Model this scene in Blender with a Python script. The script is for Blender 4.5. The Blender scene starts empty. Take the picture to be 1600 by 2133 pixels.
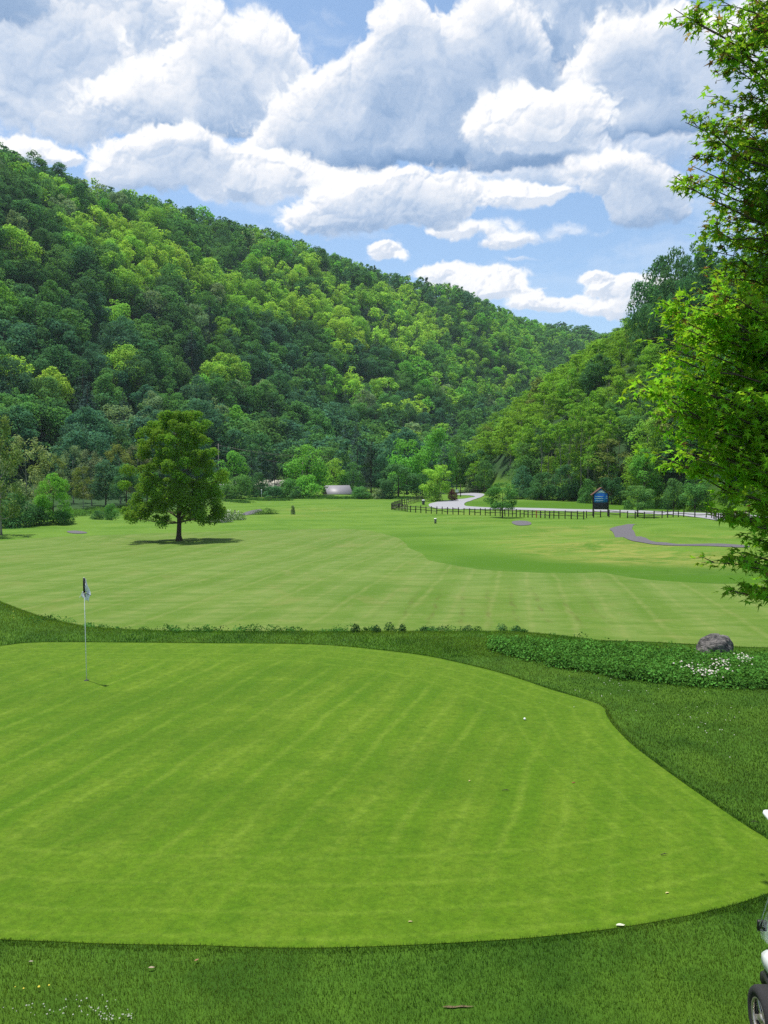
import bpy, bmesh, math, random
import numpy as np
from mathutils import Vector, Matrix, geometry
R = math.radians
rng = np.random.default_rng(7)
random.seed(7)
C = bpy.context.scene.collection
SC = bpy.context.scene

# ------------------------------------------------------------------ camera
CAM = np.array([0.0, 0.0, 4.54]); F = 1600.0; PITCH = math.atan((1066.5 - 958) / 1600)
cd = bpy.data.cameras.new('camera'); cd.sensor_fit = 'HORIZONTAL'; cd.sensor_width = 36; cd.lens = 36
cd.clip_start = 0.1; cd.clip_end = 9000
cam = bpy.data.objects.new('camera', cd); C.objects.link(cam)
cam.location = CAM; cam.rotation_euler = (math.pi/2 - PITCH, 0, 0); SC.camera = cam

# ------------------------------------------------------------------ light and sky
SUN_EL, SUN_AZ = R(72), R(-52)          # azimuth clockwise from +Y
sd = bpy.data.lights.new('sun', 'SUN'); sd.energy = 4.4; sd.angle = R(0.6); sd.color = (1.0, 0.95, 0.86)
sun = bpy.data.objects.new('sun', sd); C.objects.link(sun)
S = Vector((math.sin(SUN_AZ)*math.cos(SUN_EL), math.cos(SUN_AZ)*math.cos(SUN_EL), math.sin(SUN_EL)))
sun.rotation_euler = S.to_track_quat('Z', 'Y').to_euler()
SC.view_settings.view_transform = 'Standard'; SC.view_settings.look = 'None'
SC.view_settings.exposure = 0.5; SC.view_settings.gamma = 1.0
cy = SC.cycles
cy.max_bounces = 5; cy.diffuse_bounces = 2; cy.glossy_bounces = 2; cy.transmission_bounces = 4; cy.transparent_max_bounces = 6
cy.volume_bounces = 0; cy.volume_max_steps = 64; cy.caustics_reflective = False; cy.caustics_refractive = False
cy.use_denoising = False; cy.sample_clamp_indirect = 6

class NT:
    def __init__(s, nt): s.nt = nt; s.l = nt.links
    def n(s, t, **k):
        o = s.nt.nodes.new(t)
        ins = k.pop('ins', {})
        for a, b in k.items(): setattr(o, a, b)
        for a, b in ins.items():
            if isinstance(b, bpy.types.NodeSocket): s.l.new(b, o.inputs[a])
            else: o.inputs[a].default_value = b
        return o
    def m(s, op, a, b=None, c=None, clamp=False):
        d = {0: a}
        if b is not None: d[1] = b
        if c is not None: d[2] = c
        return s.n('ShaderNodeMath', operation=op, use_clamp=clamp, ins=d).outputs[0]
    def v(s, op, a, b=None, out=0):
        d = {0: a}
        if b is not None: d[1] = b
        return s.n('ShaderNodeVectorMath', operation=op, ins=d).outputs[out]
    def ss(s, x, a, b, lo=0.0, hi=1.0):
        return s.n('ShaderNodeMapRange', interpolation_type='SMOOTHSTEP', ins={0: x, 1: a, 2: b, 3: lo, 4: hi}).outputs[0]
    def mix(s, f, a, b, blend='MIX'):
        o = s.n('ShaderNodeMix', data_type='RGBA', blend_type=blend, ins={0: f})
        for i, w in ((6, a), (7, b)):
            if isinstance(w, bpy.types.NodeSocket): s.l.new(w, o.inputs[i])
            else: o.inputs[i].default_value = (*w[:3], 1)
        return o.outputs[2]
    def noise(s, vec, scale, detail=2.0, rough=0.5, dist=0.0, typ='FBM'):
        o = s.n('ShaderNodeTexNoise', ins={'Vector': vec, 'Scale': scale, 'Detail': detail, 'Roughness': rough, 'Distortion': dist})
        o.noise_type = typ; o.normalize = True
        return o.outputs[0]

def pix_dir(px, py):
    u = (px - 800) / F; w = (1066.5 - py) / F
    c, s_ = math.cos(PITCH), math.sin(PITCH)
    return np.array([u, c + w*s_, -s_ + w*c])
def pix_azel(px, py):
    d = pix_dir(px, py); d = d / np.linalg.norm(d)
    return math.atan2(d[0], d[1]), math.asin(d[2])

def sm(a, b, x):
    t = np.clip((x - a) / (b - a), 0, 1); return t*t*(3 - 2*t)
#CLOUD-BEGIN
# fair-weather clouds, farthest first. Each: (masses (column,row,half width,half height,weight), row of the flat base, greyness, softness)
LAYERS = [
 ([(690,50,42,24,.8),(650,100,46,16,.7),(770,80,40,20,.5)], 150, .25, 2.6),
 ([(490,50,60,12,.9),(430,60,40,10,.7)], 80, .2, 1.6),
 ([(1260,360,150,34,.9),(1120,345,120,30,.95),(1400,290,130,34,.7),(1290,300,140,40,.8)], 392, .55, 2.2),
 ([(1540,150,130,90,1.0),(1480,220,110,50,.8),(1600,60,90,90,.9)], 330, .35, 2.0),
 ([(90,-10,200,26,1.2),(-60,-10,200,40,1.1)], 30, 2.4, 1.2),
 ([(1060,20,60,55,1.1),(1180,40,110,75,1.25),(1290,20,90,60,1.1),(1190,100,80,40,1.0)], 170, 2.3, 1.3),
 ([(20,80,190,85,1.2),(200,60,170,85,1.25),(350,50,56,44,1.1),(150,180,230,75,1.2),(330,190,120,55,1.0)], 285, .55, 1.0),
 ([(420,140,120,70,1.1),(540,130,85,55,1.15),(585,170,44,36,1.0),(450,210,150,48,1.1),(330,235,130,38,.95),(560,235,80,30,.7)], 285, .85, .9),
 ([(1400,80,70,55,1.15),(1440,170,80,60,1.0),(1320,130,70,60,1.1),(1230,170,90,45,1.1),(1340,210,130,48,1.1),(1460,210,70,40,.7)], 285, 1.35, 1.0),
 ([(840,110,62,60,1.25),(890,130,60,48,1.1),(760,190,80,60,1.15),(960,160,90,55,1.15),(1050,100,65,62,1.25),(1100,190,80,60,1.15),(705,240,62,50,1.05),(860,260,190,75,1.25),(1040,260,120,65,1.1),(640,300,95,38,.95),(560,325,80,32,.8)], 350, 1.35, .8),
 ([(1100,240,80,40,1.15),(1180,220,70,34,1.0),(1040,275,55,26,1.05),(1150,275,60,26,.8)], 305, .45, .9),
 ([(560,370,100,30,1.0),(660,375,60,20,.9),(470,375,80,40,1.05),(500,330,60,24,.8),(590,345,80,24,.7)], 425, .45, 1.0),
 ([(270,350,70,42,1.15),(400,310,85,30,1.15),(340,350,80,42,1.0),(430,350,40,30,.9),(220,370,30,14,.8)], 415, 1.1, .8),
 ([(80,312,60,20,1.1),(130,322,28,12,.9),(30,305,40,16,.9)], 345, .35, .9),
 ([(1050,410,85,20,1.1),(1140,402,42,10,.95),(1070,390,30,14,.8),(960,415,60,24,1.0)], 440, .35, 1.1),
 ([(980,482,70,18,1.1),(1075,507,42,13,1.1),(920,490,38,12,.8),(1020,520,26,12,.6)], 528, .35, 1.1),
 ([(880,385,75,34,1.2),(800,400,60,30,1.15),(730,435,80,34,1.15),(860,435,110,38,1.15),(650,462,52,22,1.05),(930,425,40,26,.9)], 492, .75, .8),
 ([(1275,345,80,24,1.15),(1340,390,80,28,1.15),(1270,385,50,20,1.0),(1400,415,36,24,.9),(1330,430,55,34,.95),(1425,455,20,18,.7)], 482, 1.2, .9),
 ([(1190,480,50,15,.7),(1245,492,30,9,.6),(1150,500,22,12,.5)], 512, .3, 2.0),
 ([(1085,543,34,6,.75)], 552, .2, 1.8),
 ([(812,530,44,24,1.2),(790,518,22,14,.9)], 560, .45, .8),
 ([(900,572,42,14,1.1),(965,585,60,20,1.15),(1055,573,36,12,1.05),(1040,598,60,16,1.1),(1000,610,90,14,1.0)], 628, .35, .9),
 ([(1105,625,34,14,1.15),(1150,640,60,10,1.0),(1230,640,80,14,1.0)], 660, .3, .9),
 ([(1245,577,30,10,1.05),(1300,590,34,16,1.1),(1268,606,26,10,1.0),(1320,620,40,24,1.05),(1290,645,80,14,1.0),(1400,600,60,30,1.0)], 660, .35, .9),
]
def gridnoise(X, Y, seed):
    """smooth value noise at array positions, from a table of random numbers"""
    r = np.random.default_rng(seed).random((256, 256)).astype(np.float32)
    xi = np.floor(X).astype(np.int32); yi = np.floor(Y).astype(np.int32)
    u = (X-xi).astype(np.float32); v = (Y-yi).astype(np.float32); u = u*u*u*(u*(u*6-15)+10); v = v*v*v*(v*(v*6-15)+10)
    x0, x1, y0, y1 = xi & 255, (xi+1) & 255, yi & 255, (yi+1) & 255
    return (r[y0, x0]*(1-u)+r[y0, x1]*u)*(1-v) + (r[y1, x0]*(1-u)+r[y1, x1]*u)*v
def fbm(X, Y, f, octv, seed, gain=0.5):
    o = 0; a = 1.0; t = 0
    for k in range(octv):
        c, s_ = math.cos(k*1.3), math.sin(k*1.3)
        o = o + a*gridnoise((X*c-Y*s_)*f+17*k, (X*s_+Y*c)*f+31*k, seed+k); t += a; a *= gain; f *= 2.03
    return o/t
def puffs(X, Y, f, seed):
    """rounded heaps: 1 at the heart of each cell, falling to 0 between them"""
    g = np.random.default_rng(seed).random((3, 128, 128)).astype(np.float32)
    x, y = X*f, Y*f; xi = np.floor(x).astype(np.int32); yi = np.floor(y).astype(np.int32); best = np.zeros_like(x)
    for dx in (-1, 0, 1):
        for dy in (-1, 0, 1):
            i, j = (xi+dx) & 127, (yi+dy) & 127
            ddx = x-(xi+dx)-g[0][j, i]; ddy = y-(yi+dy)-g[1][j, i]; r = .75+.45*g[2][j, i]
            best = np.maximum(best, r*np.sqrt(np.clip(1-(ddx*ddx+ddy*ddy)/(r*r), 0, 1)))
    return best
AZ0, AZ1, EL0, EL1 = -0.80, 0.80, -0.04, 0.86
def cloud_maps(w=1800, h=1012):
    px = (AZ1-AZ0)/w
    A, E = np.meshgrid(np.linspace(AZ0, AZ1, w, dtype=np.float32), np.linspace(EL0, EL1, h, dtype=np.float32))
    wx = (fbm(A, E, 9, 3, 11)-.5)*.055 + (fbm(A, E, 34, 4, 12, .6)-.5)*.026 + (fbm(A, E, 120, 3, 13, .6)-.5)*.008
    wy = (fbm(A, E, 9, 3, 21)-.5)*.040 + (fbm(A, E, 34, 4, 22, .6)-.5)*.024 + (fbm(A, E, 120, 3, 23, .6)-.5)*.008
    fb = fbm(A+wx, (E+wy)*1.4, 24, 6, 51, .6) - .5
    lowf = fbm(A, E*1.3, 7, 4, 61) - .5
    U, V = A+wx*.75, E+wy*.75
    ps = []; f = 16.0
    for k in range(4):
        ps.append((puffs(U+.37*k, V*1.12+.21*k, f, 100+k), f)); f *= 2.15
    H = sum(p/f_*g for (p, f_), g in zip(ps, (1.0, .8, .42, .15)))      # heights in radians
    pd = sum((p-.62)*g for (p, f_), g in zip(ps, (.55, .36, .20, .10)))
    for _ in range(2): H = (H + np.roll(H, 1, 0) + np.roll(H, -1, 0) + np.roll(H, 1, 1) + np.roll(H, -1, 1))/5
    gy, gx = np.gradient(H, px)
    rgb = np.zeros((h, w, 3), np.float32); al = np.zeros((h, w), np.float32)
    xs = [0, .2, .4, .6, .8, .92, 1.0]
    cols = ([.20, .33, .53, .71, .87, .97, 1.02], [.33, .46, .63, .77, .89, .97, 1.02], [.55, .67, .79, .87, .94, .99, 1.02])
    lay = list(LAYERS)
    r_ = np.random.default_rng(5)
    for k in range(26):       # clouds over the rest of the sky
        cx = r_.choice([-1, 1])*r_.uniform(1150, 2300)+800; cy_ = r_.uniform(-350, 560); s_ = 60+.10*(900-cy_)
        lay.append(([(cx+r_.uniform(-1, 1)*s_*1.3, cy_+r_.uniform(-.4, .4)*s_, s_*r_.uniform(.6, 1.3), s_*r_.uniform(.3, .6), 1.1) for _ in range(4)], cy_+.6*s_, .6, 1.0))
    for k in range(9):
        cx = r_.uniform(-200, 1800); cy_ = r_.uniform(-560, -230); s_ = 150
        lay.append(([(cx+r_.uniform(-1, 1)*s_*1.3, cy_+r_.uniform(-.4, .4)*s_, s_*r_.uniform(.6, 1.3), s_*r_.uniform(.3, .6), 1.1) for _ in range(4)], cy_+.6*s_, .7, 1.0))
    for blobs, base, grey, soft in lay:
        a_, e_ = zip(*[pix_azel(b[0], b[1]) for b in blobs]); m = max(b[2] for b in blobs)/F*2.6+.06; n = max(b[3] for b in blobs)/F*2.6+.05
        i0 = max(0, int((min(a_)-m-AZ0)/px)); i1 = min(w, int((max(a_)+m-AZ0)/px)+1); j0 = max(0, int((min(e_)-n-EL0)/px)); j1 = min(h, int((max(e_)+n-EL0)/px)+1)
        if i1-i0 < 4 or j1-j0 < 4: continue
        sl = (slice(j0, j1), slice(i0, i1)); a, e = A[sl]+wx[sl]*.5, E[sl]+wy[sl]*.5
        L = np.zeros_like(a); small = min(1.0, min(b[3] for b in blobs)/30+.25)
        for (cx, cy_, sx, sy, wt), aa, ee in zip(blobs, a_, e_):
            L = np.maximum(L, 0)+wt*np.exp(-.75*(((a-aa)*F/(sx*.93))**2+((e-ee)*F/(sy*.90))**2)**0.9)
        L = np.minimum(L, 1.4)
        be = pix_azel(blobs[0][0], base)[1]
        hb = (E[sl]+wy[sl]*.35 - be)/.035                       # height above the flat base
        L = L*sm(-.75, .35, hb/max(.45, small))
        D = L + pd[sl]*.95*(.5+.5*small) + fb[sl]*1.05 + lowf[sl]*.45
        cov = sm(.60, .60+.40*soft, D)
        cov = cov*sm(.10, .32, L)
        dens = np.clip(D-.54, 0, 1.1)
        acc = np.zeros_like(dens)
        for s_, wt in ((.006, .3), (.014, .35), (.026, .45), (.042, .5), (.062, .5)):
            ix, iy = int(round(.42*s_/px)), int(round(.90*s_/px))
            q = np.zeros_like(dens); q[:dens.shape[0]-iy, ix:] = dens[iy:, :dens.shape[1]-ix]; acc += wt*q
        light = np.exp(-1.15*grey*acc)
        Dy, Dx = np.gradient(np.minimum(L, 1.3), px)
        nx, ny = -(gx[sl]*.60+Dx*.014), -(gy[sl]*.60+Dy*.014); nz = 1.0
        lam = (nx*-.42+ny*.80+nz*.62)/np.sqrt(nx*nx+ny*ny+1)
        lam = np.clip(lam, 0, 1)
        lit = .31 + .92*light*(.40+.66*lam) + .55*fb[sl]
        lit = lit - .34*grey*sm(.8, -.3, hb/small)
        edge = 1-sm(.5, 1.0, D)
        lit = lit + .22*edge*(1-.6*min(grey, 1.2))
        if base < 60: lit = lit*.25
        lit = np.clip(lit, 0, 1)
        c = np.stack([np.interp(lit, xs, q) for q in cols], -1).astype(np.float32)
        cv = (cov*(.97 if soft < 1.5 else .72)).astype(np.float32)
        A0 = al[sl]; out = cv + A0*(1-cv)
        rgb[sl] = (c*cv[..., None] + rgb[sl]*(A0*(1-cv))[..., None])/np.maximum(out, 1e-4)[..., None]; al[sl] = out
    veil = .40*sm(.46, .72, fbm(A+wx, E*2.4+wy, 6, 6, 91, .6))*sm(0.12, .32, E)
    rgb = (rgb*al[..., None] + np.array([.80, .87, .96], np.float32)*(veil*(1-al))[..., None])/np.maximum(al+veil*(1-al), 1e-4)[..., None]
    al = al+veil*(1-al)
    return rgb, al
#CLOUD-END
def build_world():
    w = bpy.data.worlds.new('World'); SC.world = w; w.use_nodes = True
    T = NT(w.node_tree); w.node_tree.nodes.clear()
    rgb, a = cloud_maps()
    H_, W_ = a.shape; buf = np.empty((H_, W_, 4), np.float32); buf[..., :3] = rgb; buf[..., 3] = a
    img = bpy.data.images.new('cloud_cover', W_, H_, alpha=True, float_buffer=True); img.colorspace_settings.name = 'Non-Color'
    img.alpha_mode = 'CHANNEL_PACKED'; img.pixels.foreach_set(buf.ravel()); img.update(); img.pack()
    d = T.n('ShaderNodeTexCoord').outputs['Generated']
    sp = T.n('ShaderNodeSeparateXYZ', ins={0: d})
    az = T.m('ARCTAN2', sp.outputs[0], sp.outputs[1]); el = T.m('ARCSINE', sp.outputs[2])
    U = T.m('DIVIDE', T.m('SUBTRACT', az, AZ0), AZ1-AZ0); V = T.m('DIVIDE', T.m('SUBTRACT', el, EL0), EL1-EL0)
    t = T.n('ShaderNodeTexImage', ins={0: T.n('ShaderNodeCombineXYZ', ins={0: U, 1: V, 2: 0.0}).outputs[0]}); t.image = img; t.extension = 'MIRROR'; t.interpolation = 'Linear'
    sky = T.n('ShaderNodeTexSky'); sky.sky_type = 'NISHITA'; sky.sun_disc = False
    sky.sun_elevation = SUN_EL; sky.sun_rotation = SUN_AZ; sky.air_density = 1.0; sky.dust_density = 0.6; sky.ozone_density = 2.2; sky.altitude = 300
    STR = 0.11
    skyc = T.mix(0.16, sky.outputs[0], (3.6, 5.8, 8.2))
    cl = T.v('SCALE', t.outputs[0]); cl.node.inputs[3].default_value = 0.74/STR
    col = T.mix(T.m('MULTIPLY', t.outputs[1], T.ss(el, -0.03, 0.0)), skyc, cl)
    bg = T.n('ShaderNodeBackground', ins={0: col, 1: STR}); out = T.n('ShaderNodeOutputWorld')
    T.l.new(bg.outputs[0], out.inputs[0])
    w.cycles.sampling_method = 'MANUAL'; w.cycles.sample_map_resolution = 1024
build_world()

# ------------------------------------------------------------------ terrain
#TERRAIN-BEGIN
def sm(a, b, x):
    t = np.clip((x - a) / (b - a), 0, 1); return t*t*(3 - 2*t)
def hash2(i, j, s):
    h = np.sin(i*127.1 + j*311.7 + s*74.7)*43758.5453
    return h - np.floor(h)
def vnoise(x, y, s=0):
    i, j = np.floor(x), np.floor(y); u, v = x-i, y-j
    u = u*u*(3-2*u); v = v*v*(3-2*v)
    a, b, c, d = hash2(i, j, s), hash2(i+1, j, s), hash2(i, j+1, s), hash2(i+1, j+1, s)
    return (a*(1-u)+b*u)*(1-v) + (c*(1-u)+d*u)*v - 0.5
PY = [-9e3, 23.5, 34, 45, 58, 70, 84, 100, 112, 125, 150, 180, 260, 400, 9e3]
PZ = [-1.1, -1.1, -1.45, -1.9, -2.4, -2.9, -3.35, -3.8, -4.25, -4.6, -4.55, -4.35, -4.0, -3.2, -3.2]
RT = [-500, -200, 0, 100, 200, 320, 420, 560, 700, 900, 1200, 1800]
RH = [112, 122, 137, 144, 149, 149, 149, 145, 147, 150, 160, 160]
BUMPS = [(-15.0, 22.5, 4.0, 3.2, 2.0), (-12.0, 21.0, 3.0, 2.0, .35), (22, 62, 9, 6, 0.75), (38, 60, 10, 7, 0.7), (33, 82, 12, 8, .8), (52, 92, 14, 8, 1.1), (14, 88, 9, 5, .5), (45, 70, 8, 5, .5),
         (-26, 70.5, 3.2, 2.4, .5), (-14, 120, 12, 6, .5), (0, 130, 10, 6, .4), (-48, 98, 16, 6, .7), (-17, 224, 34, 17, -2.8)]
def terrain(x, y):
    x = np.asarray(x, float); y = np.asarray(y, float)
    z = np.interp(y, PY, PZ)
    # the plateau with the green ends in a bank down to the fairway
    e = 19.6 - 4.6*sm(3.0, 11, x) + 0.0*x
    k = sm(e, e + 4.6, y)
    z = z*k + 0.0*(1-k)
    for bx, by, sx, sy, h in BUMPS:
        z = z + h*np.exp(-((x-bx)/sx)**2 - ((y-by)/sy)**2)
    far = sm(24, 60, y)
    z = z + far*(0.35*vnoise(x/14, y/9, 1) + 0.12*vnoise(x/5, y/4, 2))
    # left hill: a long ridge running away to the right
    nx, ny = -0.813, 0.582; dx_, dy_ = 0.582, 0.813
    s_ = (x+190)*nx + (y-380)*ny; t_ = (x+190)*dx_ + (y-380)*dy_
    hr = np.interp(t_, RT, RH)
    wv = 22*vnoise(t_/90, t_*0, 5) + 10*vnoise(t_/35, t_*0 + 3, 6)
    u = np.clip((s_ + 217 + wv)/217, 0, 3)
    f = np.where(u < 1, 0.5 - 0.5*np.cos(np.pi*np.clip(u, 0, 1)**0.92), 1.0)
    f = f - 0.10*np.clip(u-1, 0, 2)**1.2
    hill = hr*f*(1 + 0.10*vnoise(t_/70, s_/70, 7) + 0.04*vnoise(t_/25, s_/25, 8))
    # far ridge closing the valley
    fr = 184*np.exp(-((x-330)/520)**2 - ((y-1180)/260)**2)*(1 + .08*vnoise(x/120, y/120, 9))
    # right hill
    p1 = (x-21)*0.925 + (y-222)*0.38
    p2 = (x-21)*0.985 - (y-222)*0.17
    p = -np.logaddexp(-p1/8, -p2/8)*8
    rh = np.where(p > 0, 0.92*p, 0.0); rh = 74*(1-np.exp(-np.clip(p, 0, 400)*1.04/74*1.15))
    rh = rh*(1 + .15*vnoise(x/30, y/30, 11))*sm(-40, 40, y-40)*sm(620, 330, y)
    return z + np.maximum(hill, fr) + rh
def pix_ray(px, py):
    u = (px-800)/1600.0; w = (1066.5-py)/1600.0; pt = np.arctan((1066.5-958)/1600)
    c, s = np.cos(pt), np.sin(pt)
    return np.array([u, c + w*s, -s + w*c])
def at(px, py, tmin=3.0, tmax=1500.0):
    d = pix_ray(px, py); t = tmin*1.006**np.arange(int(np.log(tmax/tmin)/np.log(1.006)))
    g = 4.54 + t*d[2] - terrain(t*d[0], t*d[1])
    k = np.argmax(g < 0)
    if g[k] >= 0: return None
    a, b = t[max(k-1, 0)], t[k]
    for _ in range(30):
        m = (a+b)/2
        if 4.54 + m*d[2] - float(terrain(m*d[0], m*d[1])) < 0: b = m
        else: a = m
    return np.array([b*d[0], b*d[1], float(terrain(b*d[0], b*d[1]))])
#TERRAIN-END

# ------------------------------------------------------------------ helpers
def tag(o, label=None, cat=None, group=None, kind=None):
    if label: o['label'] = label
    if cat: o['category'] = cat
    if group: o['group'] = group
    if kind: o['kind'] = kind
    return o
def empty(name, loc=(0, 0, 0), rz=0.0, label=None, cat=None, group=None, scale=1.0):
    o = bpy.data.objects.new(name, None); C.objects.link(o); o.empty_display_size = 0.3
    o.location = tuple(map(float, loc)); o.rotation_euler = (0, 0, rz)
    o.scale = (scale,)*3 if not hasattr(scale, '__len__') else scale
    return tag(o, label, cat, group)
def mkmesh(name, V, Fq, mat=None, smooth=False, fattr=None, vattr=None, matidx=None):
    """V (n,3); Fq list of faces or (m,k) array"""
    me = bpy.data.meshes.new(name); V = np.asarray(V, np.float32)
    me.vertices.add(len(V)); me.vertices.foreach_set('co', V.ravel())
    if isinstance(Fq, np.ndarray):
        m, k = Fq.shape; idx = Fq.ravel().astype(np.int32); st = np.arange(m, dtype=np.int32)*k
    else:
        ln = np.array([len(f) for f in Fq], np.int32); idx = np.concatenate([np.asarray(f, np.int32) for f in Fq]) if len(Fq) else np.zeros(0, np.int32)
        st = np.concatenate([[0], np.cumsum(ln)[:-1]]).astype(np.int32); m = len(Fq)
    me.loops.add(len(idx)); me.loops.foreach_set('vertex_index', idx)
    me.polygons.add(m); me.polygons.foreach_set('loop_start', st)
    if smooth: me.polygons.foreach_set('use_smooth', np.ones(m, bool))
    for dom, dct in (('FACE', fattr), ('POINT', vattr)):
        for k_, a in (dct or {}).items():
            a = np.asarray(a, np.float32)
            if a.ndim == 2:
                at_ = me.attributes.new(k_, 'FLOAT_COLOR', dom)
                c4 = np.ones((len(a), 4), np.float32); c4[:, :3] = a; at_.data.foreach_set('color', c4.ravel())
            else:
                at_ = me.attributes.new(k_, 'FLOAT', dom); at_.data.foreach_set('value', a)
    if matidx is not None: me.polygons.foreach_set('material_index', np.asarray(matidx, np.int32))
    for mm in (mat if isinstance(mat, (list, tuple)) else [mat]):
        if mm: me.materials.append(mm)
    me.update(calc_edges=True)
    return me
def ob(name, me, parent=None, loc=None):
    o = bpy.data.objects.new(name, me); C.objects.link(o)
    if parent: o.parent = parent
    if loc is not None: o.location = tuple(map(float, loc))
    return o

class MB:
    """collects solids into one mesh"""
    def __init__(s): s.V = []; s.F = []; s.n = 0
    def add(s, V, Fc):
        V = np.asarray(V, float); s.V.append(V); s.F += [[i+s.n for i in f] for f in Fc]; s.n += len(V); return s
    def box(s, cx, cy_, cz, sx, sy, sz, rz=0.0, M=None, b=0.0):
        bm = bmesh.new(); bmesh.ops.create_cube(bm, size=1, matrix=Matrix.Diagonal((sx, sy, sz, 1)))
        if b: bmesh.ops.bevel(bm, geom=bm.edges[:], offset=b, segments=2, affect='EDGES', profile=0.5)
        mt = (M or Matrix.Identity(4)) @ Matrix.Translation((cx, cy_, cz)) @ Matrix.Rotation(rz, 4, 'Z')
        bm.transform(mt); bm.verts.ensure_lookup_table(); bm.verts.index_update()
        s.add([v.co[:] for v in bm.verts], [[v.index for v in f.verts] for f in bm.faces]); bm.free(); return s
    def tube(s, pts, rad, k=8, cap=True):
        V, Fc = tube(pts, rad, k, cap); return s.add(V, Fc)
    def build(s, name, mat, parent=None, smooth=False, loc=None):
        return ob(name, mkmesh(name, np.concatenate(s.V), s.F, mat, smooth), parent, loc)
def tube(pts, rad, k=8, cap=True):
    P = np.asarray(pts, float); n = len(P); rad = np.broadcast_to(np.asarray(rad, float), (n,))
    T = np.gradient(P, axis=0); T /= np.linalg.norm(T, axis=1, keepdims=True) + 1e-9
    up = np.array([0.0, 0, 1]) if abs(T[0][2]) < .9 else np.array([1.0, 0, 0])
    V = []; a = np.arange(k)*2*math.pi/k
    u = np.cross(T[0], up); u /= np.linalg.norm(u)
    for i in range(n):
        u = u - T[i]*np.dot(u, T[i]); u /= np.linalg.norm(u); w = np.cross(T[i], u)
        V.append(P[i] + rad[i]*(np.outer(np.cos(a), u) + np.outer(np.sin(a), w)))
    V = np.concatenate(V); Fc = []
    for i in range(n-1):
        for j in range(k): Fc.append([i*k+j, i*k+(j+1) % k, (i+1)*k+(j+1) % k, (i+1)*k+j])
    if cap: Fc += [list(range(k))[::-1], [(n-1)*k+j for j in range(k)]]
    return V, Fc

# ------------------------------------------------------------------ materials
def mat(name):
    m = bpy.data.materials.new(name); m.use_nodes = True; T = NT(m.node_tree); T.nt.nodes.clear()
    T.out = T.n('ShaderNodeOutputMaterial'); return m, T
def hazebox():
    mb = MB(); mb.box(0, 0, 116, 9600, 9600, 250)
    m, T = mat('haze'); v = T.n('ShaderNodeVolumePrincipled', ins={'Color': (.66, .82, 1.0, 1), 'Density': 0.00009, 'Anisotropy': 0.2}); T.l.new(v.outputs[0], T.out.inputs[1])
    tag(mb.build('haze', m), 'thin summer haze filling the valley', 'haze', kind='stuff')

def simple(name, col, rough=0.6, metal=0.0, spec=0.4, vary=0.12, scale=20.0, bump=0.0):
    m, T = mat(name); tc = T.n('ShaderNodeTexCoord').outputs['Object']
    nz = T.noise(tc, scale, 4.0, 0.6)
    c = T.mix(nz, [v*(1-vary*1.6) for v in col], [min(1, v*(1+vary*1.6)) for v in col])
    b = T.n('ShaderNodeBsdfPrincipled', ins={'Base Color': c, 'Roughness': rough, 'Metallic': metal, 'Specular IOR Level': spec})
    if bump:
        bp = T.n('ShaderNodeBump', ins={'Strength': bump, 'Distance': 0.02, 'Height': T.noise(tc, scale*2.2, 6.0, 0.65)}); T.l.new(bp.outputs[0], b.inputs['Normal'])
    T.l.new(b.outputs[0], T.out.inputs[0]); return m
def leafmat(name, source, trans=0.3, gloss=0.0, huevar=0.25):
    m, T = mat(name)
    if source == 'object': base = T.n('ShaderNodeObjectInfo').outputs['Color']
    elif source == 'attr': base = T.n('ShaderNodeAttribute', attribute_name='tint').outputs['Color']
    else:
        base = T.n('ShaderNodeRGB').outputs[0]; base.default_value = (*source, 1)
    var = T.n('ShaderNodeAttribute', attribute_name='var').outputs['Fac']
    hs = T.n('ShaderNodeHueSaturation', ins={'Hue': T.m('ADD', 0.5-0.035*huevar, T.m('MULTIPLY', var, 0.07*huevar)), 'Saturation': 1.0,
             'Value': T.m('ADD', 0.72, T.m('MULTIPLY', var, 0.56)), 'Color': base})
    c = hs.outputs[0]
    d = T.n('ShaderNodeBsdfDiffuse', ins={0: c}).outputs[0]
    tr = T.n('ShaderNodeBsdfTranslucent', ins={0: T.mix(0.5, c, T.v('MULTIPLY', c, (1.7, 1.5, 0.6)))}).outputs[0]
    s_ = T.n('ShaderNodeMixShader', ins={0: trans, 1: d, 2: tr}).outputs[0]
    if gloss:
        g = T.n('ShaderNodeBsdfGlossy', ins={'Roughness': 0.42, 'Color': (1, 1, 1, 1)}).outputs[0]
        s_ = T.n('ShaderNodeMixShader', ins={0: gloss, 1: s_, 2: g}).outputs[0]
    T.l.new(s_, T.out.inputs[0]); return m
M_LEAF = leafmat('leaves', 'object', 0.35)
M_LEAFA = leafmat('forest_leaves', 'attr', 0.35)
M_MAPLE = leafmat('maple_leaves', 'object', 0.42, 0.0, 0.5)
M_NEEDLE = leafmat('needles', 'object', 0.12)
def barkmat(name, a, b):
    m, T = mat(name); tc = T.n('ShaderNodeTexCoord').outputs['Object']
    st = T.v('MULTIPLY', tc, (9, 9, 1.6)); nz = T.noise(st, 2.2, 6.0, 0.7)
    bs = T.n('ShaderNodeBsdfPrincipled', ins={'Base Color': T.mix(nz, a, b), 'Roughness': 0.9, 'Specular IOR Level': 0.1})
    bp = T.n('ShaderNodeBump', ins={'Strength': 0.6, 'Distance': 0.03, 'Height': nz}); T.l.new(bp.outputs[0], bs.inputs['Normal'])
    T.l.new(bs.outputs[0], T.out.inputs[0]); return m
M_BARK = barkmat('bark', (0.035, 0.025, 0.018), (0.13, 0.10, 0.08))
M_BARKP = barkmat('pale_bark', (0.14, 0.13, 0.10), (0.38, 0.36, 0.30))

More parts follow.
